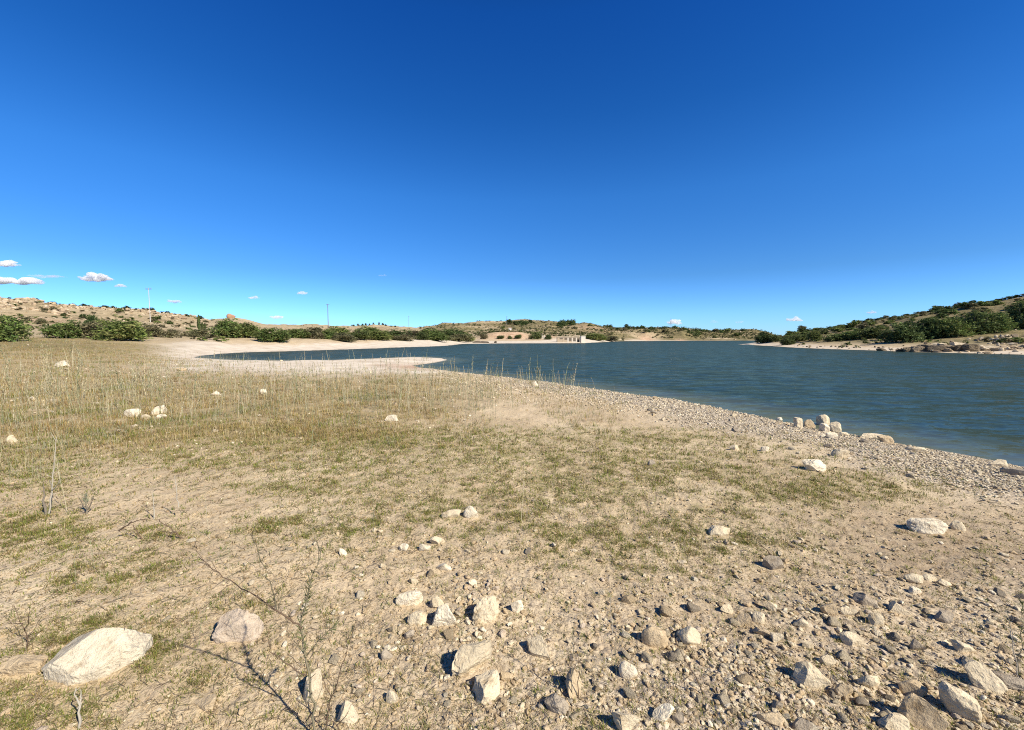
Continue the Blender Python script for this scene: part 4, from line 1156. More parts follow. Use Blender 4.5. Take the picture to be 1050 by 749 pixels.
def place(u, y):
    z = CAMZ
    for _ in range(3):
        zc = y * ct - (z - CAMZ) * st
        x = (u - CU) / F * zc; z = float(height(np.array([x]), np.array([y]))[0])
    return x, y, z, zc
gs = np.random.default_rng(41)
def shrub(u, y, w, h, kind, label, group, deep=.9):
    x, y, z, zc = place(u, y); s = zc / F
    root = link('shrub', None, None, (x, y, z - .05), (0, 0, gs.uniform(0, 6.28)), (w * s * 1.12, w * s * deep, h * s * 1.02))
    root.empty_display_size = .3
    tag(root, label, 'shrub', group)
    link('foliage', {'g': BIG[gs.integers(0, 4)], 'y': BIG[4 + gs.integers(0, 2)], 'd': DARK[gs.integers(0, 3)]}[kind], root)
    link('stem', STEM[gs.integers(0, 3)], root)
    return root
LB = 'shrubs along the left bank'
for a in [
 (4, 44, 44, 35, 'g', 'large bright green shrub cut by the left edge of the picture'),
 (66, 58, 34, 21, 'g', 'rounded green shrub, left end of the clump below the rocky ridge'),
 (92, 60, 28, 20, 'y', 'grey-green shrub between two greener ones below the rocky ridge'),
 (124, 58, 44, 27, 'g', 'broad green shrub, right end of the clump below the rocky ridge'),
 (108, 66, 26, 22, 'g', 'green shrub just behind the broad one below the rocky ridge'),
 (157, 72, 22, 15, 'y', 'greyish shrub right of the broad green one, below the pale utility post'),
 (175, 76, 16, 11, 'y', 'small greyish shrub right of the pale utility post'),
 (203, 80, 18, 10, 'y', 'thin grey shrub on the pale bank before the cypress trees'),
 (94, 105, 14, 13, 'd', 'dark upright shrub on the slope behind the left clump'),
 (43, 105, 12, 8, 'y', 'small olive shrub alone on the grassy slope at the left'),
 (231, 84, 34, 22, 'g', 'tall green shrub, left end of the big bank clump'),
 (253, 88, 34, 20, 'g', 'green shrub in the middle of the big bank clump'),
 (280, 82, 36, 18, 'g', 'green shrub, right front of the big bank clump'),
 (307, 98, 26, 13, 'g', 'low green shrub right of the big bank clump'),
 (322, 100, 24, 14, 'y', 'olive shrub before the dark utility pole, left of it'),
 (336, 104, 22, 12, 'g', 'green shrub right at the foot of the dark utility pole'),
 (354, 102, 28, 12, 'y', 'low olive shrub right of the dark utility pole'),
 (368, 112, 24, 14, 'd', 'dark green shrub in the middle of the bank row'),
 (389, 118, 34, 12, 'g', 'wide green shrub right of the dark one in the bank row'),
 (414, 128, 28, 9, 'y', 'low olive shrub near the right end of the bank row'),
 (432, 145, 20, 9, 'd', 'dark green shrub first of those by the bend of the bank'),
 (448, 150, 26, 11, 'g', 'green shrub second of those by the bend of the bank'),
 (468, 170, 30, 10, 'y', 'olive shrub third of those by the bend of the bank'),
 (299, 104, 22, 10, 'y', 'olive shrub in the gap right of the big bank clump'),
 (345, 116, 30, 13, 'g', 'green shrub behind and right of the dark utility pole'),
 (378, 124, 30, 14, 'g', 'green shrub behind the dark one in the bank row'),
 (403, 132, 32, 11, 'd', 'dark shrub behind the low olive one in the bank row'),
 (424, 150, 30, 10, 'y', 'pale olive shrub before the bend of the bank'),
 (440, 165, 34, 12, 'g', 'broad green shrub behind those by the bend of the bank'),
 (460, 178, 36, 12, 'd', 'dark broad shrub behind those by the bend of the bank'),
 (474, 185, 24, 10, 'g', 'green shrub right of the dark broad one by the bend'),
 (480, 190, 16, 8, 'g', 'small green shrub at the end of those by the bend'),
 (496, 214, 9, 7, 'y', 'small shrub left of the tan eroded bank'),
 (513, 216, 9, 5, 'd', 'small dark shrub before the tan eroded bank'),
 (523, 216, 6, 4, 'd', 'tiny dark shrub in the middle of the tan eroded bank'),
 (531, 217, 9, 6, 'd', 'dark shrub at the right of the tan eroded bank'),
 (549, 214, 14, 9, 'd', 'larger dark shrub left of the concrete ruin'),
 (562, 212, 9, 6, 'd', 'dark shrub touching the left end of the concrete ruin'),
 (611, 232, 24, 9, 'g', 'broad grey-green shrub right behind the concrete ruin'),
 (626, 250, 14, 6, 'y', 'low olive shrub further right of the concrete ruin')]:
    shrub(*a[:6], LB)
RB = 'big shrubs along the right bank'
for a in [
 (782, 132, 18, 15, 'd', 'dark tree-like shrub at the tip of the right bank'),
 (795, 128, 16, 12, 'd', 'second dark shrub from the tip of the right bank'),
 (807, 108, 15, 12, 'd', 'dark shrub standing in front near the tip of the right bank'),
 (820, 116, 18, 11, 'd', 'dark green shrub third back from the tip of the right bank'),
 (836, 110, 20, 14, 'g', 'lighter green shrub left of the hillside thicket'),
 (857, 102, 24, 10, 'd', 'low dark shrub above the sandy right shore'),
 (875, 100, 24, 13, 'g', 'green shrub midway along the sandy right shore'),
 (893, 96, 26, 15, 'd', 'dark shrub just left of the big thicket'),
 (912, 88, 22, 12, 'd', 'small dark shrub at the left foot of the big thicket'),
 (930, 80, 34, 24, 'd', 'large dark shrub, left end of the big thicket above the rock ledge'),
 (952, 82, 38, 27, 'd', 'large dark shrub, second in the big thicket above the rock ledge'),
 (976, 80, 38, 28, 'g', 'large green shrub in the middle of the big thicket above the ledge'),
 (1000, 80, 36, 29, 'd', 'large dark shrub right of the middle of the big thicket'),
 (1018, 80, 32, 30, 'g', 'large yellowish green shrub at the right end of the big thicket'),
 (1049, 82, 34, 34, 'd', 'dark shrub cut by the right edge of the picture')]:
    shrub(a[0], a[1], a[2] * .92, a[3] * .9, *a[4:6], RB, .8)

# small shrubs dotted over the slopes: copies of nine meshes
def dot(u, y, w, h, label, group, k=None, cat='shrub', nm='shrub'):
    x, y, z, zc = place(u, y); s = zc / F
    o = link(nm, SML[gs.integers(0, 9) if k is None else k], None, (x, y, z - .08), (0, 0, gs.uniform(0, 6.28)), (w * s * 1.1, w * s, h * s))
    tag(o, label, cat, group)
n = 0
while n < 120:
    u = gs.uniform(800, 1090); f = gs.uniform(0, 1) ** .8
    y0 = np.interp(u, [800, 850, 910, 950, 1000, 1050, 1090], [125, 112, 98, 92, 86, 84, 82]); y1 = np.interp(u, [800, 850, 910, 950, 1000, 1050, 1090], [170, 150, 146, 146, 139, 131, 128])
    w = gs.uniform(5, 14)
    dot(u, y0 + (y1 - y0) * f, w, w * gs.uniform(.4, .7), 'one of the many low shrubs dotting the right hillside', 'low shrubs on the right hillside', int(gs.choice([0, 1, 3, 4, 6, 7, 2]))); n += 1
for q in range(34):          # skyline
    u = 815 + q * 7.6 + gs.uniform(-2, 2)
    y1 = np.interp(u, [800, 850, 910, 950, 1000, 1050, 1090], [168, 149, 145, 145, 138, 130, 128]); w = gs.uniform(6, 12)
    dot(u, y1, w, w * gs.uniform(.28, .42), 'low bush on the skyline of the right hillside', 'skyline bushes of the right hillside', int(gs.choice([1, 4, 7, 2])))
for q in range(30):          # left slope and ridge
    u = gs.uniform(20, 215); y = gs.uniform(95, 182); w = gs.uniform(4, 9)
    dot(u, y, w, w * gs.uniform(.45, .7), 'tiny dry shrub on the slope of the left ridge', 'tiny shrubs on the left ridge', None)
for q in range(20):
    u = 30 + q * 9 + gs.uniform(-4, 4); y = np.interp(u, [0, 40, 62, 100, 150, 185, 215], [205, 184, 184, 189, 198, 193, 193]); w = gs.uniform(3, 8)
    dot(u, y, w, w * .5, 'tiny dark bush on the crest of the left ridge', 'crest bushes of the left ridge', 1)
for q in range(11):
    dot(363 + q * 4.2 + gs.uniform(-1, 1), 480 - q * 2, gs.uniform(2, 3.5), gs.uniform(2, 4), 'tiny tree on the distant plain left of the mesa', 'tiny trees on the distant plain', 1, 'tree', 'tree')
for q in range(13):
    dot(gs.uniform(520, 545), gs.uniform(480, 540), gs.uniform(5, 9), gs.uniform(3, 5), 'dark pine clump on the left part of the central hill', 'pines on the central hill, left clump', 1, 'tree', 'tree')
for q in range(12):
    dot(gs.uniform(573, 592), gs.uniform(430, 500), gs.uniform(5, 9), gs.uniform(4, 6), 'dark pine clump on the right part of the central hill', 'pines on the central hill, right clump', 4, 'tree', 'tree')
for q in range(46):
    u = gs.uniform(620, 765); y = gs.uniform(385, 500); w = gs.uniform(3, 9)
    dot(u, y, w, w * gs.uniform(.4, .7), 'dark shrub on the hillside across the far water', 'shrubs across the far water', int(gs.choice([1, 4, 7, 0, 2])))
for q in range(24):
    u = gs.uniform(450, 640); y = gs.uniform(260, 540); w = gs.uniform(2.5, 6)
    dot(u, y, w, w * gs.uniform(.4, .6), 'small shrub on the tan slope of the central hill', 'shrubs on the central hill', int(gs.choice([1, 2, 0, 5])))

def hill_cover():
    g = np.random.default_rng(91)
    def cand(n, u0, u1, y0, y1, pw=1.):
        u = g.uniform(u0, u1, n); y = y0 + (y1 - y0) * g.uniform(0, 1, n) ** pw
        x = (u - CU) / F * y; z, d, zt = height(x, y, True)
        return x, y, z, d, zt, u
    T = [crown(700 + k, 34, .20, lobes=3, tones=(GRT, DKT, GT)[k % 3]) for k in range(9)]
    V, Fc, C, n0 = [], [], [], 0
    for (n, u0, u1, y0, y1, s0, s1, fr, ds) in [(1500, -80, 235, 70, 205, .5, 1.6, .35, (0, 2, 3, 6)), (7000, 430, 640, 235, 580, .6, 1.9, .5, (0, 1, 3, 4, 7, 1)),
                                                (6500, 600, 800, 375, 560, .7, 2.1, .62, (1, 4, 7, 0, 3)), (2600, 790, 1250, 60, 185, .3, 1.3, .75, (0, 1, 2, 3, 4, 5)), (500, 300, 470, 200, 520, .6, 1.8, .4, (0, 3))]:
        x, y, z, d, zt, u = cand(n, u0, u1, y0, y1)
        p = fr * (.35 + 1.3 * np.clip(fbm2(x * .03, y * .03, 3) + .3, 0, 1)); p = np.where(zt < .9, p * .15, p); p = p * (1 - np.clip(1.5 * blobs(u, y, [(522, 226, 22, 16, 1), (663, 384, 8, 20, 1), (698, 382, 6, 18, 1), (605, 420, 16, 40, .7), (740, 380, 18, 12, .6)]), 0, 1))
        keep = (d > 4) & (g.uniform(0, 1, n) < p)
        x, y, z, k = x[keep], y[keep], z[keep], keep.sum()
        S = s0 + (s1 - s0) * g.uniform(0, 1, k) ** 2
        w = np.array(ds)[g.integers(0, len(ds), k)]
        for q in set(ds):
            m = w == q; c = m.sum()
            if not c: continue
            tv_, tf_, tc_ = T[q]
            v, f = stamp(tv_, tf_, np.stack([x[m], y[m], z[m] - .05], -1), np.stack([S[m] * 1.5, S[m] * 1.5, S[m] * .9], -1), g.uniform(0, 6.28, c))
            V.append(v); Fc.append(f + n0); n0 += len(v); C.append((tc_[None] * g.uniform(.7, 1.25, (c, 1, 1))).reshape(-1, 3))
    tag(link('scrub', np_mesh('scrub', np.concatenate(V), np.concatenate(Fc), M_leaf, np.concatenate(C))), 'low dry scrub speckling the hills all round', None, None, 'stuff')
    V, Fc, C, n0 = [], [], [], 0
    tones = np.array([(.40, .31, .205), (.47, .38, .265), (.31, .24, .165), (.53, .45, .33)])
    for (n, u0, u1, y0, y1, s0, s1) in [(1500, -60, 75, 150, 192, .25, 1.3), (1100, 60, 215, 178, 202, .2, 1.0), (900, -60, 230, 80, 200, .15, .7), (700, 915, 1150, 52, 74, .12, .6), (500, 800, 1150, 56, 140, .15, .5), (500, 500, 760, 360, 520, .4, 1.5)]:
        x, y, z, d, zt, u = cand(n, u0, u1, y0, y1)
        keep = (d > .2) & (g.uniform(0, 1, n) < .4 + 1.2 * np.clip(fbm2(x * .08, y * .08, 3) + .1, 0, 1))
        x, y, z, k = x[keep], y[keep], z[keep], keep.sum(); w = g.integers(0, 8, k); S = s0 + (s1 - s0) * g.uniform(0, 1, k) ** 2.5
        for q in range(8):
            m = w == q; c = m.sum()
            tv_, tf_ = rock_shape(800 + q, 1, (1.5, 1, .8), 8, .1, .42, .8)
            v, f = stamp(tv_, tf_, np.stack([x[m], y[m], z[m] + S[m] * .15], -1), S[m][:, None] * g.uniform(.8, 1.3, (c, 3)), g.uniform(0, 6.28, c), g.uniform(-.4, .4, c))
            V.append(v); Fc.append(f + n0); n0 += len(v); C.append(np.repeat(tones[g.integers(0, 4, c)] * g.uniform(.8, 1.15, (c, 1)), len(tv_), 0))
    tag(link('hill_rubble', np_mesh('hill_rubble', np.concatenate(V), np.concatenate(Fc), M_rock, np.concatenate(C))), 'broken tan rock strewn over ridges and far banks', None, None, 'stuff')
hill_cover()

# cypress trees
def cypress(u, y, hpx, wpx, label):
    x, y, z, zc = place(u, y); s = zc / F; H, W = hpx * s, wpx * s
    root = link('cypress_tree', None, None, (x, y, z)); tag(root, label, 'tree', 'cypress trees on the left bank')
    g = np.random.default_rng(int(u * 10)); n = 420
    h = g.uniform(.05, 1, n); prof = np.sin(np.clip(h, 0, 1) ** .7 * math.pi) ** .7 * .5 + .04
    a = g.uniform(0, 6.28, n); r = prof * np.sqrt(g.uniform(.3, 1, n)) * W
    p = np.stack([np.cos(a) * r, np.sin(a) * r, h * H], -1)
    d = np.stack([np.cos(a) * .3, np.sin(a) * .3, np.ones(n)], -1); w = np.stack([-np.sin(a), np.cos(a), 0 * a], -1)
    L = .06 * H; V = np.stack([p - d * L * .5, p + w * W * .16, p + d * L, p - w * W * .16], 1).reshape(-1, 3)
    c = np.repeat(np.array(DKT)[g.integers(0, 4, n)], 4, 0)
    link('crown', np_mesh('crown', V, np.arange(n)[:, None] * 4 + np.arange(4), M_leaf, c), root)
    mb = MB(); mb.tube([(0, 0, -.2), (0, 0, H * .5), (0, 0, H * .9)], [W * .12, W * .08, W * .03], 6, (.12, .09, .07)); link('trunk', mb.mesh('trunk', M_bark, True), root)
cypress(204.3, 120, 15, 3.2, 'tallest slim cypress beside the big bank clump')
cypress(207.6, 122, 8, 2.4, 'shorter cypress just right of the tallest one')
cypress(210.5, 124, 6, 2.2, 'smallest cypress at the right of the three')

# ------------------------------------------------------------------ boulders on ridge, right ledge
def boulder(u, y, w, h, seed, label, group, c, rot=None, dz=-.25):
    x, y, z, zc = place(u, y); s = zc / F; g = np.random.default_rng(seed)
    bx = 2300 <= seed < 2400
    v, f = rock_shape(seed, 4 if bx else 3, (w * s, w * s * g.uniform(.6, .9), h * s * 1.3), 10, .16 if bx else .12, .5 if bx else .45, .9 if bx else .82, .05, bx)
    o = link('boulder', np_mesh('boulder', v, f, M_rock, np.broadcast_to(c, (len(v), 3))), None, (x, y, z + h * s * (.5 + dz)), (0, 0, g.uniform(0, 3.1) if rot is None else rot))
    tag(o, label, 'boulder', group)
OR = [(.42, .33, .225), (.48, .39, .275), (.36, .28, .195), (.52, .44, .33)]
for q in range(46):
    u = gs.uniform(-8, 64); y = np.interp(u, [0, 40, 62], [180, 174, 178]) + gs.uniform(-28, 12)
    boulder(u, y, gs.uniform(2.5, 7), gs.uniform(1.5, 3.6), 2000 + q, 'tan boulder of the outcrop crowning the left ridge', 'outcrop boulders on the left ridge', OR[q % 4])
for q in range(30):
    u = gs.uniform(60, 205); y = np.interp(u, [60, 100, 150, 185, 215], [182, 188, 198, 193, 193]) + gs.uniform(-14, 2)
    boulder(u, y, gs.uniform(2.5, 6), gs.uniform(1.5, 3), 2100 + q, 'small tan boulder along the crest right of the outcrop', 'crest boulders of the left ridge', OR[q % 4])
boulder(237, 186, 8, 4.5, 2200, 'reddish knob of rock rising behind the big bank clump', 'crest boulders of the left ridge', (.42, .27, .18))
LC = [(.17, .14, .095), (.26, .21, .145), (.115, .095, .07), (.50, .43, .32)]
ledge = [(937, 63.2, 6, 4, 2), (947, 62.4, 6, 4, 0), (955, 61.4, 6, 3, 3), (965, 61.8, 7, 4, 0), (973, 60.4, 8, 4, 1), (991, 59.4, 7, 4, 2), (999, 59.2, 6, 3, 1), (1008, 59.4, 9, 3, 0), (929, 63.8, 6, 3, 0), (932, 63.5, 13, 5, 0), (941, 62.8, 12, 6, 1), (951, 63.0, 14, 7, 0), (958, 61.6, 16, 7, 2), (968, 62.4, 15, 7, 1), (977, 60.8, 18, 7, 2), (986, 60.2, 16, 8, 2),
         (995, 59.5, 15, 8, 0), (1003, 60, 16, 6, 3), (961, 66, 14, 6, 3), (946, 66.5, 12, 5, 1), (983, 64.5, 16, 6, 3), (1012, 60.5, 14, 4, 3), (924, 64.6, 9, 3, 2)]
for q, (u, y, w, h, c) in enumerate(ledge):
    boulder(u, y, w, h, 2300 + q, 'broken slab of the dark rock ledge at the right waterline' if c != 3 else 'pale capping slab of the rock ledge at the right waterline', 'ledge slabs on the right bank', LC[c], gs.uniform(-.3, .3), -.2)
for q in range(42):
    u = gs.uniform(1004, 1075); y = gs.uniform(55, 74); boulder(u, y, gs.uniform(3, 9), gs.uniform(1.5, 4), 2400 + q, 'stone of the pale scree at the right edge of the far bank', 'scree stones on the right bank', LC[(1, 3, 3, 3)[q % 4]])
for q in range(22):
    u = gs.uniform(815, 930); y = np.interp(u, [815, 930], [91, 65]) + gs.uniform(0, 4); boulder(u, y, gs.uniform(1.5, 4), gs.uniform(1, 2), 2500 + q, 'small stone on the sandy strip of the right bank', 'shore stones on the right bank', LC[q % 4])
boulder(904, 68.6, 9, 3, 2600, 'dark stone lying at the waterline below the sandy right bank', 'shore stones on the right bank', LC[2])
for q, (u, y, w, h) in enumerate([(489, 171, 10, 2), (497, 172.5, 9, 1.8), (508, 173, 3, 2)]):
    boulder(u, y, w, h, 2650 + q, ['dark flat rock in the shallows off the far left bank', 'second dark flat rock in the shallows, right of the first', 'small dark knob of rock in the far shallows'][q], 'dark rocks in the far shallows', (.12, .10, .08), 0, -.1)

# ------------------------------------------------------------------ concrete ruin
CONC = (.58, .52, .42)
def ruin():
    x0, y, z, zc = place(581, 183); s = zc / F
    root = link('concrete_ruin', None, None, (x0, y, z)); tag(root, 'roofless pale concrete ruin with a row of square openings and an end pillar', 'ruin')
    def X(u): return (u - 581) * s
    top = 6.1 * s
    # arcade wall built of piers, a lintel band and stepped sills
    edges = [571.0, 571.4, 571.6, 573.6, 576.8, 578.6, 581.6, 583, 586, 587.4, 590.2, 591.6, 595.4]
    sill = {0: 3.4, 1: 3.0, 2: 2.4, 3: 1.4, 4: .9, 5: 0}
    w = MB(); d = .9
    for k in range(6):
        a, b, c = edges[2 * k], edges[2 * k + 1], edges[2 * k + 2]
        w.box((X(a), -.45, -1), (X(b), .45, top - 1.2 * s), (.43, .35, .245) if k < 3 else CONC)                  # pier
        sh = sill[k] * s
        w.box((X(b) + .002, -.42, -1), (X(c) - .002, .42, max(sh, .02)), (.43, .35, .245) if k < 4 else CONC)      # sill wall
    w.box((X(595.4) - .5, -.44, -1), (X(595.4), .44, top - 1.2 * s), CONC)
    link('arcade_wall', w.mesh('arcade_wall', M_plain), root)
    w = MB(); w.box((X(570.8), -.55, top - 1.2 * s), (X(594.9), .55, top - .1 * s), (.46, .38, .27)); link('lintel', w.mesh('lintel', M_plain), root)
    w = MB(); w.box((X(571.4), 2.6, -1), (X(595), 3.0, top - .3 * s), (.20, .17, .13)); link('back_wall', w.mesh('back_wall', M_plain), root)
    w = MB(); w.box((X(595.6), -.9, -1.2), (X(600.0), 1.3, top + .2 * s), (.66, .61, .50)); w.box((X(595.4), -1.0, top + .2 * s), (X(600.2), 1.4, top + .5 * s), (.60, .55, .45))
    link('pillar', w.mesh('pillar', M_plain), root)
ruin()
def hut():
    x, y, z, zc = place(557, 216); s = zc / F
    root = link('broken_wall', None, None, (x, y, z)); tag(root, 'small broken whitish wall left of the concrete ruin', 'ruin')
    w = MB(); w.box((-1.6 * s, -.4, -1), (-.6 * s, .4, 4.6 * s), (.62, .57, .48)); w.box((-.6 * s, -.35, -1), (.5 * s, .35, 2.6 * s), (.58, .52, .43)); w.box((.5 * s, -.4, -1), (1.9 * s, .4, 4.0 * s), (.62, .57, .48))
    link('wall', w.mesh('wall', M_plain), root)
    x, y, z, zc = place(523, 330); s = zc / F
    root = link('white_house', None, None, (x, y, z)); tag(root, 'tiny white house on the tan slope of the central hill', 'house')
    w = MB(); w.box((-1.5 * s, -2, -1), (1.5 * s, 2, 1.9 * s), (.72, .68, .60)); link('wall', w.mesh('wall', M_plain), root)
    w = MB(); w.add([(-1.7 * s, -2.2, 1.9 * s), (1.7 * s, -2.2, 1.9 * s), (1.7 * s, 2.2, 1.9 * s), (-1.7 * s, 2.2, 1.9 * s), (-1.7 * s, 0, 2.5 * s), (1.7 * s, 0, 2.5 * s)],
                    np.array([(0, 1, 5, 4), (2, 3, 4, 5), (3, 2, 1, 0)]), (.42, .28, .20)); w.add([(-1.7 * s, -2.2, 1.9 * s), (-1.7 * s, 0, 2.5 * s), (-1.7 * s, 2.2, 1.9 * s), (1.7 * s, -2.2, 1.9 * s), (1.7 * s, 0, 2.5 * s), (1.7 * s, 2.2, 1.9 * s)], np.array([(0, 1, 2), (3, 5, 4)]), (.42, .28, .20))
    link('roof', w.mesh('roof', M_plain), root)
hut()

# ------------------------------------------------------------------ poles
def pole(u, y, vtop, label, c, r, arm, lattice=False):
    x, y, z, zc = place(u, y)
    top = CAMZ + (HOR - vtop) * y / F; H = top - z
    root = link('utility_pole', None, None, (x, y, z)); tag(root, label, 'pole', None)
    mb = MB(); mb.tube([(0, 0, -.3), (0, 0, H * .5), (0, 0, H)], [r, r * .85, r * .7], 8, c); link('post', mb.mesh('post', M_plain, True), root)
    if arm:
        mb = MB(); mb.box((-arm, -.08, H - .35), (arm, .08, H - .15), (.16, .15, .14)); link('crossarm', mb.mesh('crossarm', M_plain), root)
        for q in (-.9, 0, .9):
            mb = MB(); mb.tube([(q * arm, 0, H - .15), (q * arm, 0, H + .05), (q * arm, 0, H + .22)], [.05, .09, .05], 8, (.30, .25, .22)); link('insulator', mb.mesh('insulator', M_plain, True), root)
pole(154.3, 150, 296.5, 'pale utility post with a dark crossarm on the left slope', (.52, .49, .44), .12, 1.0)
pole(336.7, 260, 312.5, 'dark slender utility pole behind the row of bank shrubs', (.20, .18, .17), .26, 1.0)
pole(419.2, 470, 324.5, 'faint thin pole on the distant plain', (.25, .23, .21), .16, .8)
pole(519.6, 500, 325.0, 'dark pole on the left part of the central hill', (.18, .17, .16), .24, .8)
def mast():
    x, y, z, zc = place(687.6, 480); H = CAMZ + (HOR - 326.5) * y / F - z
    root = link('lattice_mast', None, None, (x, y, z)); tag(root, 'faint lattice mast on the hill across the far water', 'mast')
    mb = MB()
    for sx in (-1, 1):
        for sy in (-1, 1): mb.tube([(sx * .9, sy * .9, -.5), (sx * .18, sy * .18, H)], [.06, .04], 4, (.42, .40, .40))
    zz = np.linspace(0, H, 12)
    for a, b in zip(zz[:-1], zz[1:]):
        wa, wb = .9 - .72 * a / H, .9 - .72 * b / H
        for sy in (-1, 1):
            mb.tube([(-wa, sy * wa, a), (wb, sy * wb, b)], [.03, .03], 3, (.42, .40, .40)); mb.tube([(sy * wa, -wa, a), (sy * wb, wb, b)], [.03, .03], 3, (.42, .40, .40))
    link('frame', mb.mesh('frame', M_plain), root)
mast()

# ------------------------------------------------------------------ clouds: small closed cumulus volumes far away
def cloud_material(dens):
    t = NT('cloud'); pv = t.n('ShaderNodeVolumePrincipled'); pv.inputs['Color'].default_value = (1, 1, 1, 1)
    pv.inputs['Density'].default_value = dens; pv.inputs['Anisotropy'].default_value = 0.
    t.l(pv.outputs[0], t.out.inputs['Volume']); return t.m
MC = cloud_material(.05); MCf = cloud_material(.011)
def cloud(u, v, w, h, seed, label, faint=False, D=3300.):
    g = np.random.default_rng(seed); s = D / F
    c = at_depth(u, v, D)
    W, H = w * s, h * s
    nb = 26; C = np.stack([np.linspace(-.42, .42, nb) + g.normal(0, .03, nb), g.normal(0, .12, nb), np.zeros(nb)], -1)
    env = np.sqrt(np.clip(1 - (C[:, 0] / .5) ** 2, .05, 1)) * g.uniform(.45, 1, nb)
    rad = .5 * env
    P = C * np.array([W, W * .6, 1]); P[:, 2] = g.uniform(-.05, .35, nb) * env * H
    v0, f = ICO[5]
    # radial outline: farthest exit over all puffs (puffs squashed in a common ellipsoid space)
    sc = np.array([W * .5, W * .32, H * .55]); d = v0 / np.linalg.norm(v0, axis=1)[:, None]
    Pn = P / sc; rn = np.clip(rad * .62, .12, 1)
    best = np.full(len(d), .12)
    for p, r_ in zip(Pn, rn):
        b = d @ p; disc = b * b - (p @ p - r_ * r_)
        tt = np.where(disc > 0, b + np.sqrt(np.maximum(disc, 0)), 0); best = np.maximum(best, tt)
    best *= 1 + .16 * fbm3(d * 4 + seed, 3)
    V = d * best[:, None]; V[:, 2] = np.where(V[:, 2] < -.3, -.3 + (V[:, 2] + .3) * .4, V[:, 2])
    V = V * sc
    tag(link('cloud', np_mesh('cloud', V, f, MCf if faint else MC, None, True), None, c), label, 'cloud', 'small clouds low over the horizon')
for k, a in enumerate([
 (4, 272, 34, 9, 'small white cloud at the left edge, highest of the group'),
 (18, 290, 54, 12, 'largest flat-bottomed white cloud at the left edge'),
 (99, 287, 34, 12, 'bright white cloud over the left ridge'),
 (124, 294, 13, 5, 'little white cloud just right of the bright one over the ridge'),
 (48, 284, 36, 4, 'faint streak of cloud between the two left white clouds', True),
 (179, 310, 15, 5, 'small white cloud right of the pale utility post'),
 (260, 306, 12, 5, 'small white cloud above the big bank clump'),
 (310, 301.5, 12, 5, 'small white cloud left of and above the dark utility pole'),
 (284, 326, 16, 5, 'low white cloud just left of the dark utility pole'),
 (392, 283, 9, 3, 'faintest speck of cloud high over the distant plain', True),
 (692, 332, 17, 7, 'white cloud behind the lattice mast'),
 (732, 331, 9, 4, 'small cloud over the far water right of the mast', True),
 (758, 331, 10, 4, 'small faint cloud left of the tip of the right bank', True),
 (814, 329, 18, 7, 'white cloud over the tip of the right bank'),
 (894, 321, 10, 4, 'white scrap of cloud peeping over the right hillside')]):
    cloud(a[0], a[1], a[2], a[3] * 1.4, 300 + k, a[4], len(a) > 5)

# ------------------------------------------------------------------ light and sky
w = bpy.data.worlds.new('World'); scene.world = w; w.use_nodes = True
nt = w.node_tree; nt.nodes.clear()
sky = nt.nodes.new('ShaderNodeTexSky'); sky.sky_type = 'NISHITA'; sky.sun_disc = False
sky.sun_elevation = R(SUN_EL); sky.sun_rotation = R(SUN_AZ); sky.air_density = 1.0; sky.dust_density = .25; sky.ozone_density = 3.0; sky.altitude = 500
hs = nt.nodes.new('ShaderNodeHueSaturation'); hs.inputs['Saturation'].default_value = 1.25; hs.inputs['Value'].default_value = 1.0
bg = nt.nodes.new('ShaderNodeBackground'); bg.inputs['Strength'].default_value = .10
ow = nt.nodes.new('ShaderNodeOutputWorld')
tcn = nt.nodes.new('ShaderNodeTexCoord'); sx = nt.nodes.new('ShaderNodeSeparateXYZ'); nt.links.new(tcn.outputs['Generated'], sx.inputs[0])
rp = nt.nodes.new('ShaderNodeValToRGB'); [rp.color_ramp.elements.new(.5) for _ in range(4)]
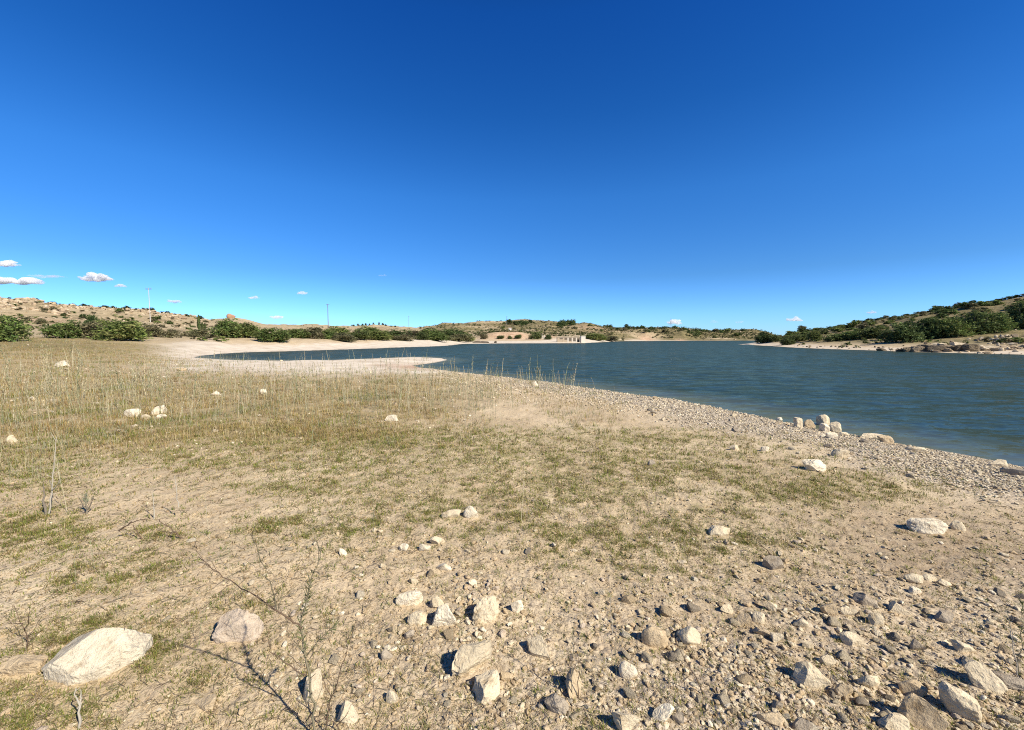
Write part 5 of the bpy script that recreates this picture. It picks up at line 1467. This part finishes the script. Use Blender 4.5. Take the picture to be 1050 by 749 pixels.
# sky colour graded by elevation; overhead stop darkened to cut blue fill in shadows
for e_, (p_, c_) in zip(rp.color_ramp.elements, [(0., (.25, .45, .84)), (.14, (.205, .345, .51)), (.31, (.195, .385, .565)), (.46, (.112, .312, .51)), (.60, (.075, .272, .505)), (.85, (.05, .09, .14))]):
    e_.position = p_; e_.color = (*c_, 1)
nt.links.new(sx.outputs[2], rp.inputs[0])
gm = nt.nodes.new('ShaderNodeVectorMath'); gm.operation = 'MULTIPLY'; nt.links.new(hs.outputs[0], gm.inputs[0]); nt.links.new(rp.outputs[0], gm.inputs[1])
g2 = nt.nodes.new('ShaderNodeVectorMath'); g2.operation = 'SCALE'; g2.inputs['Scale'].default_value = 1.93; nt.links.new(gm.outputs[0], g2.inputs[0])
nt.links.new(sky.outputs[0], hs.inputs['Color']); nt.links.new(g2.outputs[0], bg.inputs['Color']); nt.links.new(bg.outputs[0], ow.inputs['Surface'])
sl = bpy.data.lights.new('sun', 'SUN'); sl.energy = 5.0; sl.angle = R(.53); sl.color = (1.0, .91, .77)
so = link('sun', sl)
dv = Vector((math.sin(R(SUN_AZ)) * math.cos(R(SUN_EL)), math.cos(R(SUN_AZ)) * math.cos(R(SUN_EL)), math.sin(R(SUN_EL))))
so.rotation_euler = dv.to_track_quat('Z', 'Y').to_euler(); so.location = dv * 50

cam = bpy.data.cameras.new('camera'); cam.sensor_fit = 'HORIZONTAL'; cam.sensor_width = 36; cam.lens = F / 1050 * 36; cam.clip_start = .05; cam.clip_end = 20000
co = link('camera', cam, None, (0, 0, CAMZ), (math.pi / 2 - TH, 0, 0)); scene.camera = co

scene.render.engine = 'CYCLES'
scene.cycles.use_denoising = False; scene.cycles.filter_width = 1.1
scene.cycles.diffuse_bounces = 3; scene.cycles.glossy_bounces = 3; scene.cycles.transmission_bounces = 3; scene.cycles.volume_bounces = 64; scene.cycles.max_bounces = 64
scene.view_settings.view_transform = 'Standard'; scene.view_settings.look = 'None'; scene.view_settings.exposure = 0.57; scene.view_settings.gamma = 1
scene.view_settings.use_curve_mapping = False
